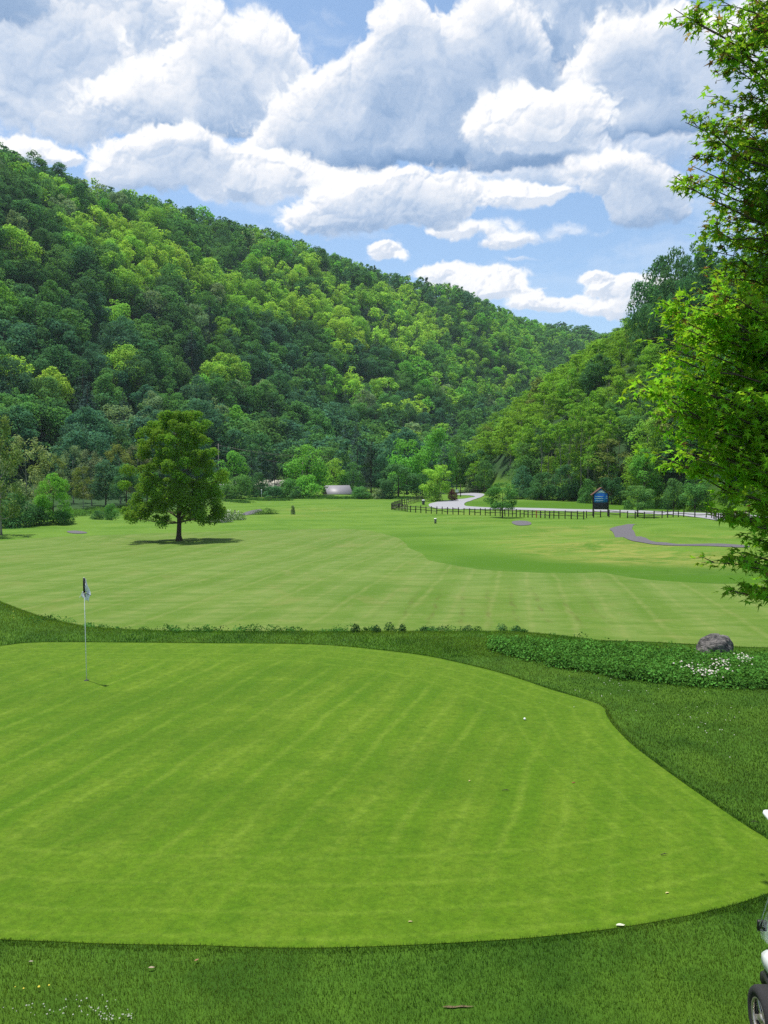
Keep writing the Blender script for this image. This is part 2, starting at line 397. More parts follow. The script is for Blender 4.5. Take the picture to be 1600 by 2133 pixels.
def grassmat(kind):
    m, T = mat(kind + '_grass'); P = T.n('ShaderNodeTexCoord').outputs['Object']
    sp = T.n('ShaderNodeSeparateXYZ', ins={0: P}); X, Y = sp.outputs[0], sp.outputs[1]
    big = T.noise(P, 0.16, 4.0, 0.6, 0.6); mid = T.noise(P, 1.1, 5.0, 0.62, 0.4); fine = T.noise(P, 14.0, 5.0, 0.7); vf = T.noise(P, 70.0, 3.0, 0.7)
    near = T.ss(Y, 18.0, 45.0, 1.0, 0.0)
    wob = T.m('MULTIPLY', T.m('SUBTRACT', T.noise(P, 0.5, 3.0, 0.5), 0.5), 0.35)
    def stripes(deg, width, soft=0.35, phase=0.0):
        a = R(deg); q = T.m('ADD', T.m('MULTIPLY', X, math.cos(a)), T.m('MULTIPLY', Y, -math.sin(a)))
        q = T.m('ADD', T.m('ADD', q, wob), phase)
        return T.ss(T.m('SINE', T.m('MULTIPLY', q, math.pi/width)), -soft, soft)
    def lines(deg, width, th, phase=0.0):
        a = R(deg); q = T.m('ADD', T.m('MULTIPLY', X, math.cos(a)), T.m('MULTIPLY', Y, -math.sin(a)))
        q = T.m('ADD', T.m('ADD', q, wob), phase); fr = T.m('ABSOLUTE', T.m('SUBTRACT', T.m('FRACT', T.m('DIVIDE', q, width)), 0.5))
        return T.ss(fr, 0.5*th, 0.0)
    if kind == 'green':
        c = T.mix(T.ss(big, .3, .7), (0.059, 0.136, 0.0034), (0.083, 0.162, 0.0062))
        c = T.mix(T.m('MULTIPLY', stripes(19, 0.62), 0.7), c, (0.098, 0.171, 0.0101))
        c = T.mix(T.m('MULTIPLY', lines(19, 0.62, 0.34), 0.6), c, (0.130, 0.210, 0.0196))
        c = T.mix(T.m('MULTIPLY', T.ss(T.noise(T.v('MULTIPLY', P, (.6, 1.0, 1)), 0.42, 4.0, .6, .7), .42, .62), 0.55), c, (0.052, 0.118, 0.003))
        ed = T.n('ShaderNodeAttribute', attribute_name='edge').outputs['Fac']
        e2 = T.m('ADD', ed, T.m('MULTIPLY', wob, 0.4))
        ringm = T.ss(ed, 2.0, 1.5)
        c = T.mix(T.m('MULTIPLY', ringm, 0.55), c, (0.081, 0.158, 0.0067))
        for r_ in (0.14, 0.55, 1.05, 1.6):
            ln = T.ss(T.m('ABSOLUTE', T.m('SUBTRACT', e2, r_)), 0.07, 0.0)
            c = T.mix(T.m('MULTIPLY', ln, 0.45), c, (0.119, 0.203, 0.0168))
        c = T.mix(T.m('MULTIPLY', T.ss(mid, .46, .72), 0.42), c, (0.046, 0.120, 0.0022))
        c = T.mix(T.m('MULTIPLY', T.ss(T.noise(P, 0.7, 4.0, .6, .8), .52, .75), 0.35), c, (0.108, 0.167, 0.0174))
        c = T.mix(T.m('MULTIPLY', T.ss(T.noise(T.v('MULTIPLY', P, (1.0, 1.6, 1)), 4.5, 6.0, .72, .6), .42, .66), 0.5), c, (0.040, 0.105, 0.002))
        sm_, bs_, fa = 26.0, 0.35, 0.8
    elif kind == 'fairway':
        c = T.mix(T.ss(big, .32, .68), (0.078, 0.147, 0.0153), (0.113, 0.177, 0.0295))
        c = T.mix(T.m('MULTIPLY', stripes(10, 1.5, .5), 0.5), c, (0.138, 0.196, 0.0473))
        c = T.mix(T.m('MULTIPLY', lines(10, 1.5, 0.28, .3), 0.55), c, (0.160, 0.199, 0.0539))
        c = T.mix(T.m('MULTIPLY', stripes(-62, 5.5, .9), 0.16), c, (0.141, 0.202, 0.0473))
        c = T.mix(T.m('MULTIPLY', T.ss(mid, .48, .75), 0.55), c, (0.066, 0.144, 0.0108))
        dry = T.ss(T.noise(T.v('MULTIPLY', P, (1.0, .6, 1)), 0.34, 5.0, 0.62, 1.0), .52, .72)
        c = T.mix(T.m('MULTIPLY', dry, 0.42), c, (0.169, 0.176, 0.0539))
        st = T.noise(T.v('MULTIPLY', P, (0.35, 1.5, 1)), 0.9, 5.0, .65, .5)
        c = T.mix(T.m('MULTIPLY', T.ss(st, .42, .62), 0.5), c, (0.059, 0.130, 0.0097))
        c = T.mix(T.m('MULTIPLY', T.ss(T.noise(P, 2.6, 5.0, .7, .5), .5, .72), 0.35), c, (0.169, 0.199, 0.0689))
        band = T.m('MULTIPLY', T.ss(Y, 25.0, 28.0), T.ss(Y, 38.0, 31.0)); band = T.m('MULTIPLY', band, T.m('MULTIPLY', T.ss(X, -1.5, 2.0), T.ss(X, 11.0, 6.0)))
        scr = T.m('MULTIPLY', lines(7, 1.05, 0.34, .1), T.ss(T.noise(T.v('MULTIPLY', P, (3.0, .8, 1)), 1.0, 4.0, .7), .42, .62))
        c = T.mix(T.m('MULTIPLY', T.m('MULTIPLY', scr, band), 0.42), c, (0.075, 0.066, 0.0180))
        sm_, bs_, fa = 9.0, 0.4, 0.45
    else:
        z = T.ss(Y, 30.0, 62.0)
        c = T.mix(T.ss(mid, .3, .7), (0.027, 0.078, 0.0052), (0.053, 0.128, 0.0104))
        c = T.mix(T.m('MULTIPLY', T.ss(T.noise(P, 0.55, 4.0, .6, .5), .45, .7), 0.6), c, (0.068, 0.140, 0.0104))
        farc = T.mix(T.ss(big, .35, .65), (0.061, 0.144, 0.0085), (0.094, 0.180, 0.0168))
        farc = T.mix(T.m('MULTIPLY', T.ss(mid, .5, .75), 0.4), farc, (0.137, 0.223, 0.0328))
        farc = T.mix(T.m('MULTIPLY', stripes(75, 3.6, .8), 0.22), farc, (0.144, 0.238, 0.0374))
        c = T.mix(z, c, farc)
        dry = T.n('ShaderNodeAttribute', attribute_name='dry').outputs['Fac']
        dry = T.m('MULTIPLY', T.m('MULTIPLY', dry, .8), T.ss(T.noise(T.v('MULTIPLY', P, (.7, 1.3, 1)), 0.45, 7.0, .72, .8), .38, .64))
        c = T.mix(dry, c, (0.240, 0.232, 0.0572))
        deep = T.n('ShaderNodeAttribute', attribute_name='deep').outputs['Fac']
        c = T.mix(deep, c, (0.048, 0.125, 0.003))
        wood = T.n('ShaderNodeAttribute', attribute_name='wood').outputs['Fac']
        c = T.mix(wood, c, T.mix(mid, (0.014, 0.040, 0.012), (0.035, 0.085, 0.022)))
        sm_, bs_, fa = 12.0, 0.7, 0.6
    c = T.mix(T.m('MULTIPLY', fa, T.m('MULTIPLY', near, 1.0)), c, T.mix(1.0, c, T.mix(fine, (0.35, 0.35, 0.35), (1.55, 1.5, 1.4)), 'MULTIPLY'))
    c = T.mix(T.m('MULTIPLY', near, 0.5), c, T.mix(1.0, c, T.mix(vf, (0.3, 0.3, 0.3), (1.7, 1.7, 1.5)), 'MULTIPLY'))
    b = T.n('ShaderNodeBsdfPrincipled', ins={'Base Color': c, 'Roughness': 0.85, 'Specular IOR Level': 0.12, 'Sheen Weight': 0.0})
    bp = T.n('ShaderNodeBump', ins={'Strength': bs_, 'Distance': 0.02, 'Height': T.m('ADD', fine, T.m('MULTIPLY', T.noise(P, sm_*3, 4.0, .7), .6))}); T.l.new(bp.outputs[0], b.inputs['Normal'])
    T.l.new(b.outputs[0], T.out.inputs[0]); return m
M_ROUGH, M_GREEN, M_FAIR = grassmat('rough'), grassmat('green'), grassmat('fairway')
M_ROAD = simple('pale_asphalt', (0.27, 0.27, 0.295), 0.9, vary=.08, scale=3, bump=.2)
M_PATH = simple('asphalt_path', (0.095, 0.088, 0.100), 0.9, vary=.15, scale=6, bump=.3)

# ------------------------------------------------------------------ ground
def build_ground():
    ang = np.concatenate([np.arange(-46, 46.01, 0.34), np.arange(50, 314, 5.0)])
    a = np.radians(ang); na = len(a)
    r = 1.2*1.0125**np.arange(0, 665)
    A, Rr = np.meshgrid(a, r); X = (np.sin(A)*Rr).ravel(); Y = (np.cos(A)*Rr).ravel()
    Z = terrain(X, Y)
    V = np.column_stack([X, Y, Z]); V = np.vstack([V, [[0, 0, 0]]])
    i = np.arange(len(r)-1)[:, None]*na; j = np.arange(na)[None, :]; jn = (j+1) % na
    Fq = np.stack([i+j, i+jn, i+na+jn, i+na+j], -1).reshape(-1, 4)[:, ::-1]
    faces = np.ascontiguousarray(Fq)
    c = len(V)-1
    dry = np.zeros(len(V)); deep = np.zeros(len(V))
    def blob(px, py, sx, sy, w, arr):
        p = at(px, py)
        if p is None: return
        arr += w*np.exp(-((V[:, 0]-p[0])/sx)**2 - ((V[:, 1]-p[1])/sy)**2)
    for b in ((1130, 1120, 4, 6, .8), (1200, 1100, 5, 6, .7), (1180, 1150, 3, 4, .6), (1270, 1150, 4, 5, .9), (1360, 1165, 6, 4, .8), (1480, 1165, 5, 5, .7), (1500, 1120, 7, 4, .5), (1080, 1130, 3, 5, .6),
              (660, 1062, 9, 6, .55), (620, 1072, 6, 5, .5), (980, 1070, 6, 5, .4), (980, 1090, 6, 5, .4), (1300, 1135, 5, 4, .5)): blob(*b, dry)
    for b in ((1020, 1165, 4, 4, 1.0), (900, 1140, 3.5, 6, .8), (1100, 1178, 5, 2.5, 1.0), (1250, 1188, 5, 2.0, .9), (1450, 1205, 7, 1.6, 1.0), (1580, 1205, 7, 1.8, .9), (850, 1115, 4, 7, .7), (1120, 1051, 14, 9, .9), (1250, 1053, 14, 9, .9), (1400, 1056, 14, 9, .9), (1550, 1060, 14, 9, .9), (1010, 1046, 5, 7, .8)): blob(*b, deep)  # deeper green; beyond the road, shade on the taller grass is painted in too
    zb = np.interp(V[:, 1], PY, PZ)
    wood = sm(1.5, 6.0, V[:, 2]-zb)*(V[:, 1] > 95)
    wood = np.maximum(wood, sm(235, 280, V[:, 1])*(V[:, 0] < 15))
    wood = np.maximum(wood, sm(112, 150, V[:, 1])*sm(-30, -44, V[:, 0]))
    me = mkmesh('ground', V, faces, M_ROUGH, True, vattr={'dry': np.clip(dry, 0, .9), 'deep': np.clip(deep, 0, .9), 'wood': np.clip(wood, 0, 1)})
    bm = bmesh.new(); bm.from_mesh(me); bm.verts.ensure_lookup_table()
    for k in range(na): bm.faces.new((bm.verts[c], bm.verts[(k+1) % na], bm.verts[k]))
    bm.to_mesh(me); bm.free()
    tag(ob('ground', me), 'rough grass and wooded hillsides around the golf course', 'ground', kind='structure')
build_ground()

def smooth_poly(P, sub=6):
    P = np.asarray(P, float); n = len(P); out = []
    for i in range(n):
        p0, p1, p2, p3 = P[(i-1) % n], P[i], P[(i+1) % n], P[(i+2) % n]
        for k in range(sub):
            t = k/sub
            out.append(0.5*((2*p1) + (-p0+p2)*t + (2*p0-5*p1+4*p2-p3)*t*t + (-p0+3*p1-3*p2+p3)*t**3))
    return np.array(out)
def inside(P, x, y):
    x = np.asarray(x, float); y = np.asarray(y, float); c = np.zeros(x.shape, bool); n = len(P)
    for i in range(n):
        x1, y1 = P[i]; x2, y2 = P[(i+1) % n]
        if y1 == y2: continue
        k = ((y1 > y) != (y2 > y)) & (x < (x2-x1)*(y-y1)/(y2-y1) + x1); c ^= k
    return c
def edge_dist(P, x, y):
    d = np.full(len(x), 1e9)
    for i in range(len(P)):
        a, b = P[i], P[(i+1) % len(P)]; ab = b-a; L2 = ab@ab + 1e-12
        t = np.clip(((x-a[0])*ab[0] + (y-a[1])*ab[1])/L2, 0, 1)
        d = np.minimum(d, np.hypot(x-a[0]-t*ab[0], y-a[1]-t*ab[1]))
    return d
def sheet(name, pix, matl, label, cat, off=0.006, sub=6, world=None, ang=0.7, ratio=1.03, edge=False):
    P = world if world is not None else np.array([at(*p)[:2] for p in pix]); P = smooth_poly(P, sub)
    lo, hi = P.min(0), P.max(0)
    r0 = max(1.0, np.linalg.norm(P, axis=1).min()*0.98); r1 = np.linalg.norm(P, axis=1).max()*1.02
    rr = r0*ratio**np.arange(int(math.log(r1/r0)/math.log(ratio))+2); aa = np.arctan2(P[:, 0], P[:, 1])
    ag = np.arange(aa.min(), aa.max(), R(ang)); A, Q = np.meshgrid(ag, rr)
    X, Y = (np.sin(A)*Q).ravel(), (np.cos(A)*Q).ravel()
    k = inside(P, X, Y); X, Y = X[k], Y[k]; dd = edge_dist(P, X, Y); k = dd > 0.012*np.hypot(X, Y)*0.5; X, Y = X[k], Y[k]
    vs = [Vector(p) for p in P] + [Vector(p) for p in zip(X, Y)]
    r_ = geometry.delaunay_2d_cdt(vs, [], [list(range(len(P)))], 1, 1e-5)
    W = np.array([v[:] for v in r_[0]]); fc = [list(f) for f in r_[2]]
    z = terrain(W[:, 0], W[:, 1]) + off + 0.00035*W[:, 1]
    va = {'edge': edge_dist(P, W[:, 0], W[:, 1])} if edge else None
    me = mkmesh(name, np.column_stack([W, z]), fc, matl, True, vattr=va)
    bm = bmesh.new(); bm.from_mesh(me); bmesh.ops.recalc_face_normals(bm, faces=bm.faces)
    if sum(f.normal.z for f in bm.faces) < 0: bmesh.ops.reverse_faces(bm, faces=bm.faces)
    bm.to_mesh(me); bm.free()
    o = ob(name, me); tag(o, label, cat, kind='structure'); return P
GP = [(0,1352),(60,1345),(150,1341),(300,1340),(450,1341),(600,1342),(700,1346),(800,1356),(880,1366),(950,1380),(1050,1405),(1150,1438),(1225,1460),(1256,1474),(1264,1492),(1280,1515),(1320,1555),(1400,1615),(1500,1685),(1560,1725),(1602,1752),(1650,1800),(1640,1840),(1590,1866),(1500,1893),(1400,1915),(1300,1932),(1200,1945),(1100,1955),(1000,1962),(850,1970),(700,1975),(550,1975),(400,1970),(250,1968),(100,1962),(0,1958),(-150,1945),(-350,1900),(-600,1780),(-700,1600),(-500,1450),(-200,1375)]
def flat_at(px, py):
    d = pix_ray(px, py); t = -4.54/d[2]; return np.array([d[0]*t, d[1]*t])
GREEN = sheet('putting_green', None, M_GREEN, 'smooth striped putting green around the flagstick', 'green', off=0.004, world=np.array([flat_at(*p) for p in GP]), ang=0.5, ratio=1.012, edge=True)
FP = [(-200,1322),(100,1320),(260,1321),(400,1323),(700,1326),(900,1329),(1100,1332),(1300,1336),(1450,1343),(1600,1350),(1900,1352),(2100,1290),(2000,1232),(1700,1216),(1600,1215),(1500,1217),(1400,1212),(1330,1206),(1275,1197),(1250,1193),(1200,1195),(1100,1193),(1000,1187),(930,1175),(892,1167),(882,1156),(852,1142),(842,1130),(800,1113),(750,1104),(700,1102),(600,1104),(450,1108),(300,1112),(100,1120),(0,1128),(-200,1140),(-500,1170),(-700,1240)]
_w = []
for p in FP:
    q = at(*p)
    if q is None or (q[1] < 23.6 and p[0] < 1440) or q[1] < 22.4: q = np.array([(p[0]-800)/1600*23.9, 23.9 + .15*math.sin(p[0]*.02), 0])
    _w.append(q[:2])
FAIR = sheet('fairway', None, M_FAIR, 'pale mown fairway below the putting green', 'fairway', off=0.008, world=np.array(_w), ang=0.5, ratio=1.015)
ROADP = [(1700,1090),(1600,1084),(1420,1074),(1250,1067),(1100,1063),(1000,1061),(940,1061),(905,1058),(893,1052),(905,1047),(940,1042),(975,1038),(990,1034.5),(975,1032),(952,1031),(958,1028),(1000,1028),(1009,1031),(1002,1036),(987,1041),(972,1046),(967,1051),(975,1055),(1020,1057.5),(1100,1058.5),(1250,1062),(1420,1067.5),(1600,1075),(1700,1080)]
sheet('road', ROADP, M_ROAD, 'pale asphalt road curving away behind the rail fence', 'road', off=0.012, sub=4, ang=.35, ratio=1.012)
PATHS = [[(1270,1103),(1285,1097),(1300,1094),(1328,1092),(1317,1100),(1322,1110),(1345,1121),(1390,1131),(1430,1134),(1500,1133),(1556,1137),(1552,1141),(1480,1138),(1400,1137),(1340,1131),(1300,1120),(1278,1111)],
 [(1067,1087),(1085,1085),(1102,1087),(1106,1093),(1082,1095),(1070,1092)], [(140,1107),(160,1106),(182,1110),(165,1112),(145,1110.5)], [(505,1071),(520,1065),(541,1061),(546,1064),(530,1070),(512,1073.5)]]
for i, P in enumerate(PATHS):
    sheet('cart_path', P, M_PATH, ['dark asphalt cart path bending past the grassy mounds', 'short patch of grey cart path between low mounds', 'thin sliver of cart path beyond the lone maple', 'short dark stretch of cart path beside the white flowering shrubs'][i], 'path', off=0.014, sub=4, ang=.15, ratio=1.005)
sheet('bare_soil', [(922,2100),(934,2097.5),(948,2098.6),(962,2096.5),(975,2098),(988,2098.4),(976,2100.6),(958,2100.2),(944,2102.2),(930,2101.5)], simple('soil', (.13, .095, .05), .95, vary=.3, scale=40, bump=.6), 'small scrape of bare soil in the foreground rough', 'soil', off=0.01, sub=3, ang=.3, ratio=1.01)

# ------------------------------------------------------------------ plants: mesh makers
def leafcards(P, N, size, r, aspect=0.62, kind='quad'):
    """one leaf-shaped card per point, facing roughly along N"""
    n = len(P); N = N/np.linalg.norm(N, axis=1, keepdims=True)
    q = r.normal(size=(n, 3)); T = q - N*np.sum(q*N, 1, keepdims=True); T /= np.linalg.norm(T, axis=1, keepdims=True)
    B = np.cross(N, T); s = size*r.uniform(.65, 1.35, n)[:, None] if np.isscalar(size) else size[:, None]
    c = s*.18*N
    V = np.stack([P-T*s*.5, P+B*s*.5*aspect-c, P+T*s*.5, P-B*s*.5*aspect-c], 1).reshape(-1, 3)
    return V, np.arange(n*4, dtype=np.int32).reshape(n, 4)
def crown_pts(seed, n, H, Rr, base, prof, lobes=40, lobe_r=.34, flat=1.0, up=.35, shell=.72, asym=.12):
    """points and directions on the outside of many overlapping leaf masses set along an outline prof(h)"""
    r = np.random.default_rng(seed); cs = []; rs = []
    for i in range(lobes):
        h = r.uniform(0.02, .98)**.9; th = r.uniform(0, 2*math.pi); rad = Rr*prof(h)
        d = rad*r.uniform(.25, 1.0)**.5*(1-.45*lobe_r)*(1+r.uniform(-asym, asym)); lr = lobe_r*Rr*r.uniform(.6, 1.25)*(.55+.45*prof(h))
        cs.append((d*math.cos(th), d*math.sin(th), base+h*(H-base)-lr*.3)); rs.append(lr)
    cs = np.array(cs); rs = np.array(rs); w = rs**2/np.sum(rs**2)
    k = r.choice(lobes, n, p=w); D = r.normal(size=(n, 3)); D[:, 2] += up; D /= np.linalg.norm(D, axis=1, keepdims=True)
    rad = rs[k]*r.uniform(shell, 1.06, n); P = cs[k] + D*rad[:, None]*np.array([1, 1, flat])
    N = D + r.normal(size=(n, 3))*.45 + np.array([0, 0, .25])
    P[:, 2] = np.maximum(P[:, 2], base*.9)
    return P, N, cs, rs, k, r
def profs(kind):
    return {'round': lambda h: math.sin(math.pi*min(1, max(0, .12+.86*h)))**.6, 'oval': lambda h: (1-abs(2*h-.85)**2.3)**.5 if abs(2*h-.85) < 1 else .15,
            'dome': lambda h: math.sqrt(max(0.02, 1-h*h*.98)), 'cone': lambda h: max(.06, 1-h)**.9, 'spread': lambda h: max(.12, (1-(h-.35)**2*2.2))**.7 if h > .1 else .6,
            'maple': lambda h: float(np.interp(h, [0, .08, .2, .35, .5, .65, .8, .92, 1.0], [.78, .98, 1.0, .95, .88, .80, .68, .50, .28]))}[kind]
def crown_mesh(name, seed, n, leaf, H, Rr, base, kind, matl, **kw):
    P, N, cs, rs, k, r = crown_pts(seed, n, H, Rr, base, profs(kind), **kw)
    V, Fq = leafcards(P, N, leaf, r); lobev = r.uniform(0, 1, len(rs))
    var = np.clip(.45*lobev[k] + .55*r.uniform(0, 1, n), 0, 1)
    return mkmesh(name, V, Fq, matl, fattr={'var': var}), cs, rs
def trunk_mesh(name, seed, H, r0, cs, base, matl, nb=9, lean=.02, top=.75):
    r = np.random.default_rng(seed); mb = MB(); n = 9; zs = np.linspace(-.25, H*top, n)
    w = np.cumsum(r.normal(size=(n, 2))*lean*H/8, axis=0); w -= w[0]
    pts = np.column_stack([w, zs]); rad = r0*(1-.85*np.linspace(0, 1, n)**.9); rad[0] = r0*1.55; mb.tube(pts, rad, 9)
    ix = r.permutation(len(cs))[:nb]
    for i in ix:
        c = cs[i]; z0 = max(base*.75, min(c[2]*.7, H*top*.85)); k = np.interp(z0, zs, np.arange(n)); p0 = np.array([np.interp(z0, zs, pts[:, 0]), np.interp(z0, zs, pts[:, 1]), z0])
        t = np.linspace(0, 1, 6)[:, None]; mid = (p0+c)/2; mid[2] -= .06*H*r.uniform(0, 1)
        q = (1-t)**2*p0 + 2*t*(1-t)*mid + t*t*c; rr = np.interp(z0, zs, rad)*.55
        mb.tube(q, rr*(1-.8*t[:, 0]), 6)
    return mkmesh(name, np.concatenate(mb.V), mb.F, matl, True)
def conifer_mesh(name, seed, n, H, Rr, matl, leaf=.32):
    r = np.random.default_rng(seed); br = 150; h = np.sort(r.uniform(.03, .99, br)); th = r.uniform(0, 2*math.pi, br)
    L = Rr*(1-h)**.85*r.uniform(.75, 1.12, br)+.12; k = r.choice(br, n, p=L/L.sum()); u = r.uniform(.12, 1, n)**.7
    rad = L[k]*u; z = H*h[k] - rad*(.28+.1*r.normal(size=n)) + .10*rad*u
    sp = r.normal(size=n)*.13*L[k]*(1.2-u); x = rad*np.cos(th[k])-sp*np.sin(th[k]); y = rad*np.sin(th[k])+sp*np.cos(th[k])
    P = np.column_stack([x, y, np.maximum(z, .15)]); N = np.column_stack([np.cos(th[k])*.5, np.sin(th[k])*.5, np.ones(n)]) + r.normal(size=(n, 3))*.4
    V, Fq = leafcards(P, N, leaf, r, .45)
    return mkmesh(name, V, Fq, matl, fattr={'var': np.clip(r.uniform(0, 1, n)*.6+.4*r.uniform(0, 1, br)[k], 0, 1)})
def spruce_trunk(name, H, r0, matl):
    mb = MB(); mb.tube([(0, 0, -.2), (0, 0, H*.5), (0, 0, H*.97)], [r0, r0*.6, .02], 8); return mkmesh(name, np.concatenate(mb.V), mb.F, matl, True)

LIB = {}
def lib(key, n, leaf, H, Rr, base, kind, seeds, r0=.22, bark=None, nb=9, matl=None, lean=.02, top=.75, **kw):
    LIB[key] = []
    for sd_ in seeds:
        cm, cs, rs = crown_mesh('crown', sd_, n, leaf, H, Rr, base, kind, matl or M_LEAF, **kw)
        tm = trunk_mesh('trunk', sd_+50, H, r0, cs, base, bark or M_BARK, nb, lean, top); LIB[key].append((cm, tm))
lib('broad', 3400, .44, 12, 4.6, 1.5, 'round', [1, 2, 3], lobes=34, lobe_r=.36)
lib('tall', 3400, .42, 14, 3.8, 2.5, 'oval', [4, 5, 6], lobes=36, lobe_r=.36)
lib('locust', 2800, .38, 13, 4.2, 3.2, 'spread', [7, 8, 9], r0=.14, bark=M_BARKP, nb=10, lean=.10, top=.82, lobes=34, lobe_r=.36, flat=.66, shell=.4)
lib('sparse', 3600, .30, 12, 4.2, 2.0, 'round', [10, 11], r0=.15, bark=M_BARKP, nb=16, lobes=34, lobe_r=.30, shell=.2)
lib('near_round', 7500, .24, 8, 3.6, .9, 'oval', [12, 13, 14], lobes=50, lobe_r=.30, r0=.18)
lib('bush', 3000, .20, 3.0, 2.0, .05, 'dome', [15, 16, 17], lobes=26, lobe_r=.42, r0=.07, nb=12, top=.5)
lib('small', 5200, .18, 5.0, 2.5, 1.3, 'spread', [18, 19], lobes=40, lobe_r=.30, flat=.55, r0=.12, nb=12)
lib('pole', 1500, .38, 17, 2.8, 9.5, 'round', [31, 32, 33], r0=.17, bark=M_BARKP, nb=9, lean=.05, top=.85, lobes=22, lobe_r=.36, flat=.5, shell=.3)
LIB['spruce'] = [(conifer_mesh('crown', s_, 4200, 15, 4.0, M_NEEDLE), spruce_trunk('trunk', 15, .2, M_BARK)) for s_ in (21, 22)]
SIZE = {'broad': (12, 9.6), 'tall': (14, 8), 'locust': (13, 9), 'sparse': (12, 8.8), 'near_round': (8, 7.3), 'bush': (3.0, 4.2), 'small': (5.0, 5.4), 'spruce': (15, 7.6), 'pole': (17, 5.6)}
NAMES = {'broad': 'broadleaf_tree', 'tall': 'broadleaf_tree', 'locust': 'locust_tree', 'sparse': 'sparse_tree', 'near_round': 'broadleaf_tree', 'bush': 'bush', 'small': 'small_tree', 'spruce': 'spruce_tree', 'pole': 'slender_tree'}
CATS = {'bush': 'bush'}
_T = {'dark': (.056, .148, .052), 'mid': (.082, .205, .052), 'yellow': (.27, .47, .060), 'lime': (.19, .38, .050), 'blue': (.056, .150, .078), 'sage': (.15, .24, .11),
        'bright': (.125, .33, .045), 'spruce': (.030, .052, .036), 'olive': (.14, .20, .048), 'locust': (.145, .30, .030), 'grey': (.13, .17, .09), 'greyspruce': (.050, .095, .068), 'pale': (.24, .32, .15), 'purple': (.08, .04, .04)}
TINT = {k: tuple(min(.6, c*1.22) for c in v) for k, v in _T.items()}
def plant(key, i, loc, sx, sz, rz, tint, label=None, group=None, name=None, cat=None, jit=.10):
    cm, tm = LIB[key][i % len(LIB[key])]; nm = name or NAMES[key]
    o = empty(nm, loc, rz, label, cat or CATS.get(key, 'tree'), group, (sx, sx, sz))
    c = ob('foliage' if key == 'bush' else 'crown', cm, o); t = ob('stem' if key == 'bush' else 'trunk', tm, o)
    b = TINT[tint] if isinstance(tint, str) else tint; v = 1+random.uniform(-jit, jit)*1.5
    c.color = (b[0]*v*(1+random.uniform(-jit, jit)), b[1]*v, b[2]*v*(1+random.uniform(-jit, jit)), 1)
    return o
def zat(x, y): return float(terrain(x, y))
def pix_tree(px, top, Y, wpx, key, tint, label, group=None, i=None, **k):
    """a tree standing Y metres out, tall enough for its tip to reach the given row"""
    d = pix_ray(px, top); x = d[0]*Y/d[1]; z0 = zat(x, Y); ztop = 4.54 + d[2]*Y/d[1]; h, w = SIZE[key]
    return plant(key, random.randrange(9) if i is None else i, (x, Y, z0-.05), wpx/1600*Y/w, max(.3, (ztop-z0))/h, random.uniform(0, 6.28), tint, label, group, **k)

